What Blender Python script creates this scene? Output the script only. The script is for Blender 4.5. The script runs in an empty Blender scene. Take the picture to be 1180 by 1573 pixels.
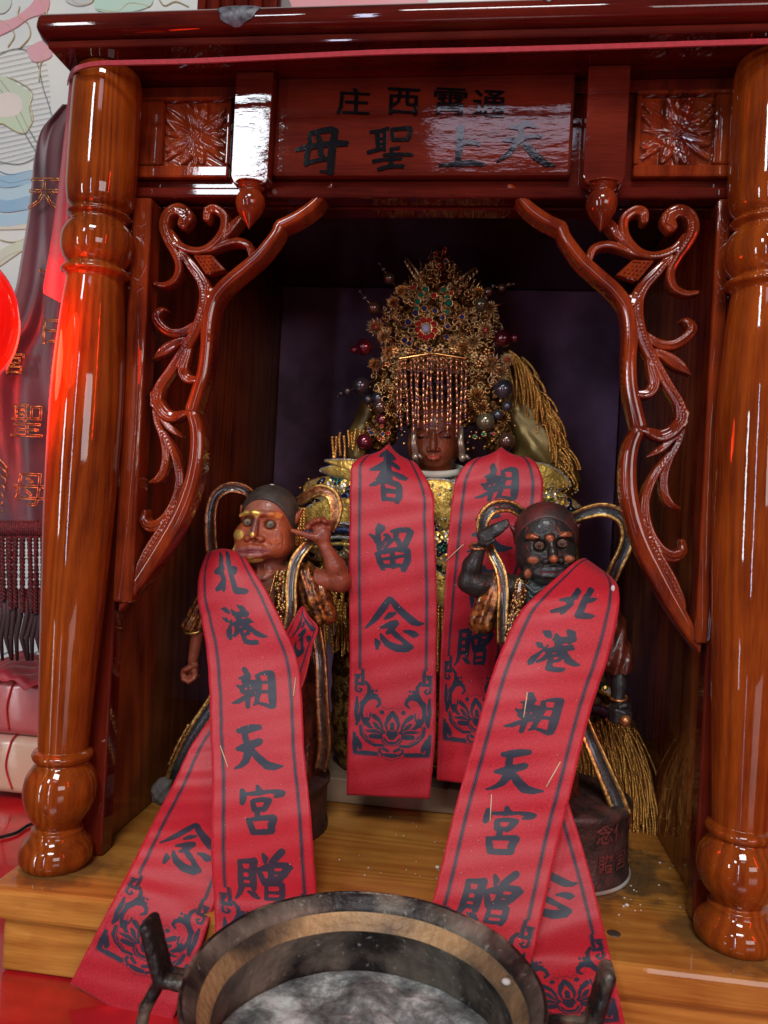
import bpy, bmesh, math, random
import numpy as np
from mathutils import Vector, noise as mnoise
from mathutils.geometry import tessellate_polygon
S = bpy.context.scene
rnd = random.Random(7)
# ------------------------------------------------------------------ camera
CAM = np.array([.0474, -.458, .2347]); YAW, PIT, ROL, FPX = .1241, -.0039, .0522, 1180.8
_cy, _sy, _cp, _sp = math.cos(YAW), math.sin(YAW), math.cos(PIT), math.sin(PIT)
FW = np.array([-_sy*_cp, _cy*_cp, _sp]); _r = np.array([_cy, _sy, 0]); _u = np.cross(_r, FW)
RT = math.cos(ROL)*_r + math.sin(ROL)*_u; UPV = -math.sin(ROL)*_r + math.cos(ROL)*_u
def U(x, y, Y):
    """world point seen at photo pixel (x, y) lying on the depth plane Y"""
    d = FW + (x-590)/FPX*RT - (y-786.5)/FPX*UPV
    return CAM + d*((Y-CAM[1])/d[1])
def G(x, y, z=0):
    d = FW + (x-590)/FPX*RT - (y-786.5)/FPX*UPV
    return CAM + d*((z-CAM[2])/d[2])
cd = bpy.data.cameras.new('camera'); cam = bpy.data.objects.new('camera', cd); S.collection.objects.link(cam)
from mathutils import Matrix
cam.matrix_world = Matrix(((RT[0], UPV[0], -FW[0], CAM[0]), (RT[1], UPV[1], -FW[1], CAM[1]), (RT[2], UPV[2], -FW[2], CAM[2]), (0, 0, 0, 1)))
cd.sensor_fit = 'VERTICAL'; cd.sensor_height = 36; cd.lens = 36*FPX/1573; cd.clip_start = .01; cd.clip_end = 50
cd.dof.use_dof = True; cd.dof.focus_distance = .53; cd.dof.aperture_fstop = 18
S.camera = cam
# ------------------------------------------------------------------ light
W = bpy.data.worlds.new('World'); S.world = W; W.use_nodes = True
W.node_tree.nodes['Background'].inputs[0].default_value = (.62, .66, .8, 1)
W.node_tree.nodes['Background'].inputs[1].default_value = .055
def area(name, loc, target, sx, sy, power, col):
    l = bpy.data.lights.new(name, 'AREA'); l.shape = 'RECTANGLE'; l.size = sx; l.size_y = sy; l.energy = power; l.color = col
    o = bpy.data.objects.new(name, l); S.collection.objects.link(o); o.location = loc
    o.rotation_euler = (Vector(target)-Vector(loc)).to_track_quat('-Z', 'Y').to_euler(); return o
area('window_light', (-.835, -2.0, 1.40), (-.1, 0, .3), .23, .34, 8, (.86, .93, 1))
area('far_window_light', (.06, -2.2, 1.62), (0, 0, .3), .5, .22, 1.5, (.85, .8, 1))
area('interior_fill_light', (.95, -1.9, .50), (0, .2, .2), .8, .5, 9, (1, .96, .95))  # added soft fill from the front right to brighten the shrine interior, no actual doorway
area('door_light', (-.42, -2, .35), (-.1, 0, .25), .06, 1.0, 4.5, (.72, .76, 1))
area('side_window_light', (-1.65, -2, .35), (-.1, 0, .2), .15, .85, 11, (.93, .96, 1))
area('room_light', (.05, -2.2, 2.25), (0, .05, .1), .9, .5, 48, (1, .98, .97))
area('red_altar_light', (.75, -.75, .55), (.15, 0, .35), .04, .5, 2.2, (1, .03, .01))
S.view_settings.view_transform = 'Standard'; S.view_settings.look = 'None'; S.view_settings.exposure = 0; S.view_settings.gamma = 1
S.cycles.use_denoising = True; S.cycles.max_bounces = 8; S.cycles.sample_clamp_indirect = 6
# ------------------------------------------------------------------ materials
def nodes(m): m.use_nodes = True; return m.node_tree.nodes, m.node_tree.links
def setp(b, **k):
    for n, v in k.items():
        n = n.replace('_', ' ')
        if n in b.inputs: b.inputs[n].default_value = v
_M = {}
def mat(name, c1, c2=None, rough=.5, metal=0, scale=40, bump=0, coat=0, stretch=(1, 1, 1), detail=4, bscale=None, vcol=False, lo=.35, hi=.65, rvar=0, **kw):
    if name in _M: return _M[name]
    m = bpy.data.materials.new(name); N, L = nodes(m); b = N['Principled BSDF']
    c2 = c2 or tuple(x*.7 for x in c1)
    setp(b, Roughness=rough, Metallic=metal, Coat_Weight=coat, Coat_Roughness=.06, **kw)
    tc = N.new('ShaderNodeTexCoord'); mp = N.new('ShaderNodeMapping'); mp.inputs['Scale'].default_value = stretch
    L.new(tc.outputs['Object'], mp.inputs[0])
    n = N.new('ShaderNodeTexNoise'); n.inputs['Scale'].default_value = scale; n.inputs['Detail'].default_value = detail
    L.new(mp.outputs[0], n.inputs[0])
    r = N.new('ShaderNodeValToRGB'); r.color_ramp.elements[0].position = lo; r.color_ramp.elements[1].position = hi
    r.color_ramp.elements[0].color = (*c2, 1); r.color_ramp.elements[1].color = (*c1, 1)
    L.new(n.outputs[0], r.inputs[0]); out = r.outputs[0]
    if vcol:
        a = N.new('ShaderNodeVertexColor'); a.layer_name = 'Col'
        mx = N.new('ShaderNodeMix'); mx.data_type = 'RGBA'; mx.blend_type = 'MULTIPLY'; mx.inputs[0].default_value = 1
        L.new(a.outputs[0], mx.inputs[6]); L.new(out, mx.inputs[7]); out = mx.outputs[2]
        g = N.new('ShaderNodeMath'); g.operation = 'MULTIPLY'; g.inputs[1].default_value = .75
        L.new(a.outputs['Alpha'], g.inputs[0]); L.new(g.outputs[0], b.inputs['Metallic'])
    L.new(out, b.inputs['Base Color'])
    if rvar:
        mr = N.new('ShaderNodeMapRange'); mr.inputs[3].default_value = max(0, rough-rvar); mr.inputs[4].default_value = rough+rvar
        L.new(n.outputs[0], mr.inputs[0]); L.new(mr.outputs[0], b.inputs['Roughness'])
    if bump:
        n2 = N.new('ShaderNodeTexNoise'); n2.inputs['Scale'].default_value = bscale or scale; n2.inputs['Detail'].default_value = 3
        L.new(mp.outputs[0], n2.inputs[0])
        bp = N.new('ShaderNodeBump'); bp.inputs['Strength'].default_value = bump; bp.inputs['Distance'].default_value = .001
        L.new(n2.outputs[0], bp.inputs['Height']); L.new(bp.outputs[0], b.inputs['Normal'])
    _M[name] = m; return m
def wood(name, light, dark, axis=2, rough=.28, coat=.9, ring=90, bump=.06, mottle=.5, stains=()):
    """lacquered wood: growth-ring lines running along one axis, mottled stain, faint lacquer ripple"""
    if name in _M: return _M[name]
    m = bpy.data.materials.new(name); N, L = nodes(m); b = N['Principled BSDF']
    setp(b, Roughness=.6, Coat_Weight=coat, Coat_Roughness=.035, Specular_IOR_Level=.0)
    tc = N.new('ShaderNodeTexCoord'); mp = N.new('ShaderNodeMapping')
    sc = [1, 1, 1]; sc[axis] = .055; mp.inputs['Scale'].default_value = sc; L.new(tc.outputs['Object'], mp.inputs[0])
    n0 = N.new('ShaderNodeTexNoise'); n0.inputs['Scale'].default_value = 14; n0.inputs['Detail'].default_value = 2; L.new(mp.outputs[0], n0.inputs[0])
    sub = N.new('ShaderNodeMath'); sub.operation = 'MULTIPLY'; sub.inputs[1].default_value = ring; L.new(n0.outputs[0], sub.inputs[0])
    sn = N.new('ShaderNodeMath'); sn.operation = 'SINE'; L.new(sub.outputs[0], sn.inputs[0])
    n1 = N.new('ShaderNodeTexNoise'); n1.inputs['Scale'].default_value = 900; n1.inputs['Detail'].default_value = 3; L.new(mp.outputs[0], n1.inputs[0])
    n2 = N.new('ShaderNodeTexNoise'); n2.inputs['Scale'].default_value = 22; n2.inputs['Detail'].default_value = 3; L.new(tc.outputs['Object'], n2.inputs[0])
    def mth(op, a, c):
        q = N.new('ShaderNodeMath'); q.operation = op
        for i, v in enumerate((a, c)):
            if isinstance(v, (int, float)): q.inputs[i].default_value = v
            else: L.new(v, q.inputs[i])
        return q.outputs[0]
    f = mth('ADD', mth('MULTIPLY', sn.outputs[0], .13), .40)
    f = mth('ADD', f, mth('MULTIPLY', mth('SUBTRACT', n1.outputs[0], .5), .6))
    f = mth('ADD', f, mth('MULTIPLY', mth('SUBTRACT', n2.outputs[0], .45), mottle*1.6))
    r = N.new('ShaderNodeValToRGB'); e = r.color_ramp.elements
    e[0].position = .1; e[0].color = (*dark, 1); e[1].position = .85; e[1].color = (*light, 1)
    L.new(f, r.inputs[0]); col = r.outputs[0]
    for (sx, sy, sz, rad, amt) in stains:
        vd = N.new('ShaderNodeVectorMath'); vd.operation = 'DISTANCE'; vd.inputs[1].default_value = (sx, sy, sz); L.new(tc.outputs['Object'], vd.inputs[0])
        ns = N.new('ShaderNodeTexNoise'); ns.inputs['Scale'].default_value = 70; ns.inputs['Detail'].default_value = 6; L.new(tc.outputs['Object'], ns.inputs[0])
        dd = mth('ADD', vd.outputs['Value'], mth('MULTIPLY', mth('SUBTRACT', ns.outputs[0], .5), rad*1.6))
        mr = N.new('ShaderNodeMapRange'); mr.inputs[1].default_value = rad*.75; mr.inputs[2].default_value = rad*1.15; mr.inputs[3].default_value = amt; mr.inputs[4].default_value = 0; L.new(dd, mr.inputs[0])
        mx = N.new('ShaderNodeMix'); mx.data_type = 'RGBA'; L.new(mr.outputs[0], mx.inputs[0]); L.new(col, mx.inputs[6]); mx.inputs[7].default_value = (.075, .045, .022, 1); col = mx.outputs[2]
    L.new(col, b.inputs['Base Color'])
    bp = N.new('ShaderNodeBump'); bp.inputs['Strength'].default_value = bump; bp.inputs['Distance'].default_value = .0006
    n3 = N.new('ShaderNodeTexNoise'); n3.inputs['Scale'].default_value = 260; n3.inputs['Detail'].default_value = 4
    mp2 = N.new('ShaderNodeMapping'); s2 = [1, 1, 1]; s2[axis] = .25; mp2.inputs['Scale'].default_value = s2; L.new(tc.outputs['Object'], mp2.inputs[0]); L.new(mp2.outputs[0], n3.inputs[0])
    L.new(n3.outputs[0], bp.inputs['Height']); L.new(bp.outputs[0], b.inputs['Normal'])
    if 'Coat Normal' in b.inputs: L.new(bp.outputs[0], b.inputs['Coat Normal'])
    _M[name] = m; return m
WCOL = wood('column_wood', (.31, .066, .007), (.10, .015, .003), 2, ring=150)
WRED = wood('red_lacquer_wood', (.115, .012, .006), (.032, .004, .003), 0)
WREDV = wood('red_lacquer_wood_upright', (.14, .015, .006), (.04, .005, .003), 2)
WSHELF = wood('shelf_wood', (.55, .25, .05), (.27, .085, .014), 0, rough=.32, coat=.6, ring=130, stains=((.118, -.112, .052, .060, .75), (.165, -.1, .052, .022, .7), (.165, -.13, .052, .02, .55), (-.2, -.19, .052, .029, .6), (.197, -.19, .052, .030, .65)))
WCARV = wood('carved_wood', (.24, .036, .007), (.055, .006, .003), 2, mottle=.9)
WIN = wood('inner_panel_wood', (.30, .085, .02), (.09, .018, .006), 2, rough=.3, coat=.6)
WPLAQ = wood('plaque_wood', (.135, .018, .008), (.05, .006, .004), 0, rough=.3, bump=.22)
# ------------------------------------------------------------------ object helpers
def _link(o): S.collection.objects.link(o); return o
def org(o):
    while o.parent: o = o.parent
    return np.array(o.location)
def tag(o, label=None, cat=None, group=None, kind=None):
    if label: o['label'] = label
    if cat: o['category'] = cat
    if group: o['group'] = group
    if kind: o['kind'] = kind
    return o
def thing(name, label, cat, loc, group=None):
    o = _link(bpy.data.objects.new(name, None)); o.location = [float(x) for x in loc]; o.empty_display_size = .02
    return tag(o, label, cat, group)
def mk(name, V, F, m, parent=None, smooth=True, cols=None, loc=None):
    V = np.asarray(V, dtype=float).reshape(-1, 3)
    if parent is not None: base = org(parent)
    elif loc is not None: base = np.array(loc, float)
    else: base = np.array([V[:, 0].mean(), V[:, 1].mean(), V[:, 2].min()])
    me = bpy.data.meshes.new(name); me.from_pydata((V-base).tolist(), [], [tuple(int(i) for i in f) for f in F]); me.validate()
    if cols is not None:
        a = me.color_attributes.new('Col', 'FLOAT_COLOR', 'POINT'); a.data.foreach_set('color', np.asarray(cols, dtype=np.float32).ravel())
    if smooth: me.shade_smooth()
    me.materials.append(m); o = _link(bpy.data.objects.new(name, me))
    if parent is not None: o.parent = parent
    else: o.location = base.tolist()
    return o
def fixn(o):
    bm = bmesh.new(); bm.from_mesh(o.data); bmesh.ops.recalc_face_normals(bm, faces=bm.faces); bm.to_mesh(o.data); bm.free(); return o
class MB:
    """mesh bag: collects shapes that belong to one part"""
    def __init__(s): s.V = []; s.F = []
    def add(s, V, F):
        n = len(s.V); s.V += [tuple(map(float, v)) for v in V]; s.F += [tuple(i+n for i in f) for f in F]; return s
    def box(s, a, b, bev=0, seg=2):
        bm = bmesh.new(); bmesh.ops.create_cube(bm, size=1)
        for v in bm.verts: v.co = Vector([(a[i]+b[i])/2+v.co[i]*(b[i]-a[i]) for i in range(3)])
        if bev: bmesh.ops.bevel(bm, geom=bm.edges[:], offset=bev, segments=seg, affect='EDGES', profile=.5)
        bm.verts.index_update(); s.add([v.co[:] for v in bm.verts], [[v.index for v in f.verts] for f in bm.faces]); bm.free(); return s
    def tube(s, pts, rad, n=8, caps=True, flat=1., up=None):
        pts = [np.array(p, float) for p in pts]; k = len(pts); R = rad if hasattr(rad, '__len__') else [rad]*k
        V = []; F = []; pn = None
        for i, p in enumerate(pts):
            t = pts[min(i+1, k-1)]-pts[max(i-1, 0)]; t = t/(np.linalg.norm(t)+1e-12)
            if pn is None:
                a = np.array(up, float) if up is not None else (np.array([0, 1., 0]) if abs(t[1]) < .9 else np.array([1., 0, 0]))
            else: a = pn
            a = a-t*(a@t); a /= np.linalg.norm(a)+1e-12; pn = a; c = np.cross(t, a)
            for j in range(n):
                q = 2*math.pi*j/n; V.append(p+R[i]*(a*math.cos(q)*flat+c*math.sin(q)))
        for i in range(k-1):
            for j in range(n): F.append((i*n+j, i*n+(j+1) % n, (i+1)*n+(j+1) % n, (i+1)*n+j))
        if caps: F.append(tuple(range(n-1, -1, -1))); F.append(tuple(range((k-1)*n, k*n)))
        return s.add(V, F)
    def ball(s, c, r, nu=10, nv=7, sc=(1, 1, 1)):
        V = [(c[0], c[1], c[2]+r*sc[2])]; F = []
        for i in range(1, nv):
            th = math.pi*i/nv
            for j in range(nu):
                ph = 2*math.pi*j/nu; V.append((c[0]+r*sc[0]*math.sin(th)*math.cos(ph), c[1]+r*sc[1]*math.sin(th)*math.sin(ph), c[2]+r*sc[2]*math.cos(th)))
        V.append((c[0], c[1], c[2]-r*sc[2]))
        for j in range(nu): F.append((0, 1+j, 1+(j+1) % nu))
        for i in range(nv-2):
            for j in range(nu): F.append((1+i*nu+j, 1+(i+1)*nu+j, 1+(i+1)*nu+(j+1) % nu, 1+i*nu+(j+1) % nu))
        e = len(V)-1; b = 1+(nv-2)*nu
        for j in range(nu): F.append((b+j, e, b+(j+1) % nu))
        return s.add(V, F)
    def lathe(s, prof, n=48, axis=lambda z: (0, 0), base=(0, 0, 0)):
        V = []; F = []
        for (r, z) in prof:
            ax = axis(z)
            for j in range(n):
                q = 2*math.pi*j/n; V.append((base[0]+ax[0]+r*math.cos(q), base[1]+ax[1]+r*math.sin(q), base[2]+z))
        for i in range(len(prof)-1):
            for j in range(n): F.append((i*n+j, i*n+(j+1) % n, (i+1)*n+(j+1) % n, (i+1)*n+j))
        F.append(tuple(range(n-1, -1, -1))); F.append(tuple(range((len(prof)-1)*n, len(prof)*n)))
        return s.add(V, F)
    def prism(s, poly, z0, z1, to=lambda x, y, z: (x, z, y)):
        """2-D polygon extruded between two depths"""
        n = len(poly); V = [to(p[0], p[1], z0) for p in poly]+[to(p[0], p[1], z1) for p in poly]
        F = [(i, (i+1) % n, n+(i+1) % n, n+i) for i in range(n)]
        tr = tessellate_polygon([[Vector((p[0], p[1], 0)) for p in poly]])
        F += [tuple(t) for t in tr]+[tuple(n+i for i in reversed(t)) for t in tr]
        return s.add(V, F)
    def build(s, name, m, parent=None, smooth=False, **k): return fixn(mk(name, s.V, s.F, m, parent, smooth, **k))
def sph_smooth(prof, k=4):
    """Catmull-Rom through profile points"""
    P = np.array(prof, float); out = []
    for i in range(len(P)-1):
        p0, p1, p2, p3 = P[max(i-1, 0)], P[i], P[i+1], P[min(i+2, len(P)-1)]
        for j in range(k):
            t = j/k; out.append(.5*((2*p1)+(-p0+p2)*t+(2*p0-5*p1+4*p2-p3)*t*t+(-p0+3*p1-3*p2+p3)*t**3))
    out.append(P[-1]); return np.array(out)
# ------------------------------------------------------------------ 2-D brush fields
def parse(s):
    return [[tuple(float(c) for c in p.split(',')) for p in st.split()] for st in s.split(';') if st.strip()]
def field(strokes, X, Y):
    """signed distance-like field of brush strokes with varying half width (positive inside)"""
    F = np.full(X.shape, -1e9)
    for st in strokes:
        if len(st) == 1: st = [st[0], st[0]]
        for a, b in zip(st[:-1], st[1:]):
            dx, dy = b[0]-a[0], b[1]-a[1]; L2 = dx*dx+dy*dy+1e-9
            t = np.clip(((X-a[0])*dx+(Y-a[1])*dy)/L2, 0, 1)
            F = np.maximum(F, a[2]+(b[2]-a[2])*t-np.hypot(X-a[0]-t*dx, Y-a[1]-t*dy))
    return F
def msq(F, xs, ys):
    """marching squares -> 2-D verts, polygons, boundary edges"""
    nx, ny = F.shape; ins = F > 0; V = []; idx = {}; P = []; B = []
    def corner(i, j):
        k = (i, j)
        if k not in idx: idx[k] = len(V); V.append((xs[i], ys[j]))
        return idx[k]
    def cross(i0, j0, i1, j1):
        k = (min((i0, j0), (i1, j1)), max((i0, j0), (i1, j1)))
        if k not in idx:
            (a0, b0), (a1, b1) = k; f0, f1 = F[a0, b0], F[a1, b1]; t = f0/(f0-f1); t = min(max(t, .03), .97)
            idx[k] = len(V); V.append((xs[a0]+(xs[a1]-xs[a0])*t, ys[b0]+(ys[b1]-ys[b0])*t))
        return idx[k]
    c = ins[:-1, :-1].astype(int)+ins[1:, :-1]+ins[1:, 1:]+ins[:-1, 1:]
    for i, j in zip(*np.nonzero(c)):
        q = [(i, j), (i+1, j), (i+1, j+1), (i, j+1)]; poly = []; ed = []
        for k in range(4):
            a, b = q[k], q[(k+1) % 4]
            if ins[a]: poly.append(corner(*a))
            if ins[a] != ins[b]:
                x = cross(*a, *b); poly.append(x); ed.append((x, ins[a]))
        if len(poly) >= 3: P.append(poly)
        if len(ed) == 2:
            (x, xa), (y, ya) = ed; B.append((x, y) if xa else (y, x))
        elif len(ed) == 4:
            if not ins[q[0]]: ed = ed[1:]+ed[:1]
            B += [(ed[0][0], ed[1][0]), (ed[2][0], ed[3][0])]
    return np.array(V), P, B
# ------------------------------------------------------------------ 3-D sculpting by distance field
class Fr:
    """local sculpting frame: x right, y down, z away, in photo-pixel sized units at depth Y0"""
    def __init__(s, x0, y0, Y0):
        s.x0, s.y0, s.o = x0, y0, U(x0, y0, Y0); s.a = U(x0+1, y0, Y0)-s.o; s.b = U(x0, y0+1, Y0)-s.o; s.u = np.linalg.norm(s.a); s.c = np.array([0, s.u, 0])
    def w(s, p):
        p = np.asarray(p, float).reshape(-1, 3); return s.o+(p[:, :1]-s.x0)*s.a+(p[:, 1:2]-s.y0)*s.b+p[:, 2:3]*s.c
    def w1(s, x, y, z=0): return s.w([(x, y, z)])[0]
def snets(F, o, h):
    nx, ny, nz = F.shape; sg = F < 0
    num = np.zeros((nx-1, ny-1, nz-1, 3), np.float32); cnt = np.zeros((nx-1, ny-1, nz-1), np.float32)
    for ax in range(3):
        a = [slice(None)]*3; b = [slice(None)]*3; a[ax] = slice(0, -1); b[ax] = slice(1, None)
        f0, f1 = F[tuple(a)], F[tuple(b)]; m = (f0 < 0) != (f1 < 0)
        t = np.where(m, f0/np.where(m, f0-f1, 1), 0).astype(np.float32)
        o1, o2 = [k for k in range(3) if k != ax]
        for d1 in (0, 1):
            for d2 in (0, 1):
                sl = [slice(None)]*3; sl[o1] = slice(d1, F.shape[o1]-1+d1); sl[o2] = slice(d2, F.shape[o2]-1+d2)
                mm = m[tuple(sl)]; tt = t[tuple(sl)]
                cnt += mm; num[..., ax] += np.where(mm, tt, 0)
                num[..., o1] += mm*d1; num[..., o2] += mm*d2
    act = cnt > 0; ids = -np.ones(act.shape, int); ids[act] = np.arange(act.sum())
    pos = np.stack(np.nonzero(act), 1)+num[act]/cnt[act][:, None]; V = np.array(o)+pos*h; Q = []
    for ax in range(3):
        a = [slice(None)]*3; b = [slice(None)]*3; a[ax] = slice(0, -1); b[ax] = slice(1, None)
        s0, s1 = sg[tuple(a)], sg[tuple(b)]; m = s0 != s1
        I = np.stack(np.nonzero(m), 1); o1, o2 = [(1, 2), (2, 0), (0, 1)][ax]
        I = I[(I[:, o1] > 0) & (I[:, o2] > 0) & (I[:, o1] < F.shape[o1]-1) & (I[:, o2] < F.shape[o2]-1)]
        def g(d1, d2):
            J = I.copy(); J[:, o1] -= d1; J[:, o2] -= d2; return ids[J[:, 0], J[:, 1], J[:, 2]]
        q = np.stack([g(1, 1), g(0, 1), g(0, 0), g(1, 0)], 1); fl = s1[I[:, 0], I[:, 1], I[:, 2]]
        q[fl] = q[fl][:, ::-1]; Q.append(q)
    return V, np.concatenate(Q)
class SD:
    def __init__(s, lo, hi, h):
        s.o = lo; s.h = h; ax = [np.arange(lo[i], hi[i]+h, h, dtype=np.float32) for i in range(3)]
        s.X, s.Y, s.Z = np.meshgrid(*ax, indexing='ij', sparse=False); s.F = np.full(s.X.shape, 1e3, np.float32)
    def sm(s, d, k):
        if k <= 0: s.F = np.minimum(s.F, d); return s
        h = np.clip(.5+.5*(s.F-d)/k, 0, 1); s.F = s.F+(d-s.F)*h-k*h*(1-h); return s
    def cut(s, d, k):
        h = np.clip(.5-.5*(s.F+d)/k, 0, 1); s.F = s.F+(-d-s.F)*h+k*h*(1-h); return s
    def dell(s, c, r, rot=0):
        x, y, z = s.X-c[0], s.Y-c[1], s.Z-c[2]
        if rot: cs, sn = math.cos(rot), math.sin(rot); x, y = cs*x+sn*y, -sn*x+cs*y
        q = np.sqrt((x/r[0])**2+(y/r[1])**2+(z/r[2])**2); g = np.sqrt((x/r[0]**2)**2+(y/r[1]**2)**2+(z/r[2]**2)**2)+1e-6
        return q*(q-1)/g
    def ell(s, c, r, k=0, rot=0): return s.sm(s.dell(c, r, rot), k)
    def dcap(s, a, b, ra, rb):
        a, b = np.array(a, float), np.array(b, float); d = b-a; L2 = d@d+1e-9
        t = np.clip(((s.X-a[0])*d[0]+(s.Y-a[1])*d[1]+(s.Z-a[2])*d[2])/L2, 0, 1)
        return np.sqrt((s.X-a[0]-t*d[0])**2+(s.Y-a[1]-t*d[1])**2+(s.Z-a[2]-t*d[2])**2)-(ra+(rb-ra)*t)
    def cap(s, a, b, ra, rb=None, k=0): return s.sm(s.dcap(a, b, ra, ra if rb is None else rb), k)
    def chain(s, pts, k=0, kk=3):
        """pts: (x,y,z,r) chain of tapered capsules blended together"""
        for p, q in zip(pts[:-1], pts[1:]): s.sm(s.dcap(p[:3], q[:3], p[3], q[3]), k if p is pts[0] else kk)
        return s
    def dbox(s, c, r, rd):
        qx, qy, qz = np.abs(s.X-c[0])-r[0]+rd, np.abs(s.Y-c[1])-r[1]+rd, np.abs(s.Z-c[2])-r[2]+rd
        return np.sqrt(np.maximum(qx, 0)**2+np.maximum(qy, 0)**2+np.maximum(qz, 0)**2)+np.minimum(np.maximum(qx, np.maximum(qy, qz)), 0)-rd
    def mesh(s): return snets(s.F, s.o, s.h)
def colr(V, base, spots, metal=0.):
    """paint: spots = (x,y,rx,ry,colour,metalness[,zmax]) in frame units"""
    C = np.tile(np.array([*base, metal]), (len(V), 1))
    for sp in spots:
        x, y, rx, ry, c, me = sp[:6]; zm = sp[6] if len(sp) > 6 else 0
        d = ((V[:, 0]-x)/rx)**2+((V[:, 1]-y)/ry)**2; k = np.clip((1.25-d)/.45, 0, 1)*(V[:, 2] < zm); k = k[:, None]
        C = C*(1-k)+np.array([*c, me])*k
    return C
# ================================================================== THE SHRINE CABINET
YF = .012                       # front plane of the fretwork
def zf(py, Y=YF, px=650): return U(px, py, Y)[2]
shrine = thing('shrine_cabinet', 'dark red lacquered wooden shrine with turned columns and carved arch brackets around the statues', 'shrine', (0, .19, -.052))
def rb(name, a, b, m, bev=.0012, par=shrine): return MB().box(a, b, bev).build(name, m, par)
# shelf plank, lower case
rb('shelf_board', (-.2295, -.037, -.0185), (.29, .415, 0), WSHELF, .003)
for x0, x1 in ((-.2215, .0785), (.0805, .285)): rb('drawer_front', (x0, -.0305, -.0515), (x1, -.012, -.019), WSHELF, .0015)
rb('lower_case', (-.2205, -.0118, -.0515), (.288, .41, -.0192), WRED)
# side panels, back, ceiling
rb('side_panel', (-.226, .028, .0005), (-.1905, .412, .484), WIN); rb('side_panel', (.1915, .028, .0005), (.228, .412, .484), WIN)
rb('back_board', (-.19, .402, .0005), (.191, .412, .484), mat('back_cloth', (.42, .23, .40), (.10, .045, .075), .6, scale=12, bump=.25, bscale=300, detail=6, lo=.35, hi=.7))
rb('ceiling_board', (-.226, .03, .4845), (.228, .412, .4895), WRED)
for sx in (-1, 1):   # upright stiles beside the columns
    xi = -.1905 if sx < 0 else .1905; rb('stile', (min(sx*.1835, sx*.2185), .0135, .0005), (max(sx*.1835, sx*.2185), .0275, .4975), WREDV, .0015)
    xe = -.1705 if sx < 0 else .1755; rb('bracket_strip', (min(xe, sx*.1833), .0095, .166), (max(xe, sx*.1833), .0265, zf(306)), WCARV, .0016)
# roof
def roof_slab():
    b = MB(); prof = [(-.0285, .5035), (-.0335, .506), (-.0355, .510), (-.0345, .5145), (-.031, .5178), (-.026, .5185), (.42, .5185), (.42, .5035)]
    V = []; n = len(prof)
    for x, ins in ((-.2285, .003), (-.2255, 0), (.288, 0), (.291, .003)):
        for y, z in prof:
            V.append((x, y+(ins if y < 0 else -ins), z+(ins*.6 if z < .51 else -ins*.6)))
    F = [(i*n+j, i*n+(j+1) % n, (i+1)*n+(j+1) % n, (i+1)*n+j) for i in range(3) for j in range(n)]+[tuple(range(n)), tuple(range(3*n, 4*n))]
    return b.add(V, F)
rs = roof_slab().build('roof_slab', WRED, shrine, True)
md = rs.modifiers.new('bevel', 'BEVEL'); md.width = .0015; md.segments = 3; md.limit_method = 'ANGLE'
rb('roof_underboard', (-.2225, -.029, .4985), (.286, .40, .503), WRED, .001)
rb('frieze_board', (-.19, .0145, .4905), (.19, .028, .4983), WREDV, .0005)
tape = mat('grey_tape', (.12, .13, .15), (.03, .03, .035), .45, scale=300, bump=.4)
EDGE = sph_smooth([(-.0290, .5036, 0), (-.0335, .506, 0), (-.0355, .510, 0), (-.0345, .5145, 0), (-.031, .5178, 0), (-.026, .5187, 0), (-.018, .5187, 0)], 6)
for px, s0, rx, rs in ((365, 17, .0122, 11), (843, 25, .0042, 8)):
    cx_ = U(px, 30, -.034)[0]; V = []; F = []; nr, na = 7, 26
    for i in range(nr+1):
        for j in range(na):
            t = 2*math.pi*j/na; k = i/nr*(1+.10*math.sin(3*t+px)+.06*math.sin(7*t)); q_ = min(max(s0+k*rs*math.sin(t), 0), len(EDGE)-1.001); i0 = int(q_); e = EDGE[i0]*(1-q_+i0)+EDGE[i0+1]*(q_-i0)
            lift = .0008*(1-(i/nr)**4)+.0002; V.append((cx_+k*rx*math.cos(t), e[0]-lift, e[1]+lift*.6))
    F = [(i*na+j, i*na+(j+1) % na, (i+1)*na+(j+1) % na, (i+1)*na+j) for i in range(nr) for j in range(na)]
    tag(fixn(mk('tape_patch', V, F, tape, shrine, True)), 'dull grey patch stuck on the roof edge')
# beam of the front: rails
zb0, zb1, zr0, zr1 = zf(305), zf(288), zf(284), zf(274)
rb('beam_rail', (-.1902, .0105, zb0), (.1902, .0245, zb1), WRED, .0018)
rb('beam_core', (-.1902, .0165, zb1+.0003), (.1902, .0262, .4903), WRED, .0005)
rb('beam_soffit', (-.1902, .0265, zb0-.001), (.1902, .0415, .4840), WRED, .001)
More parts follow.
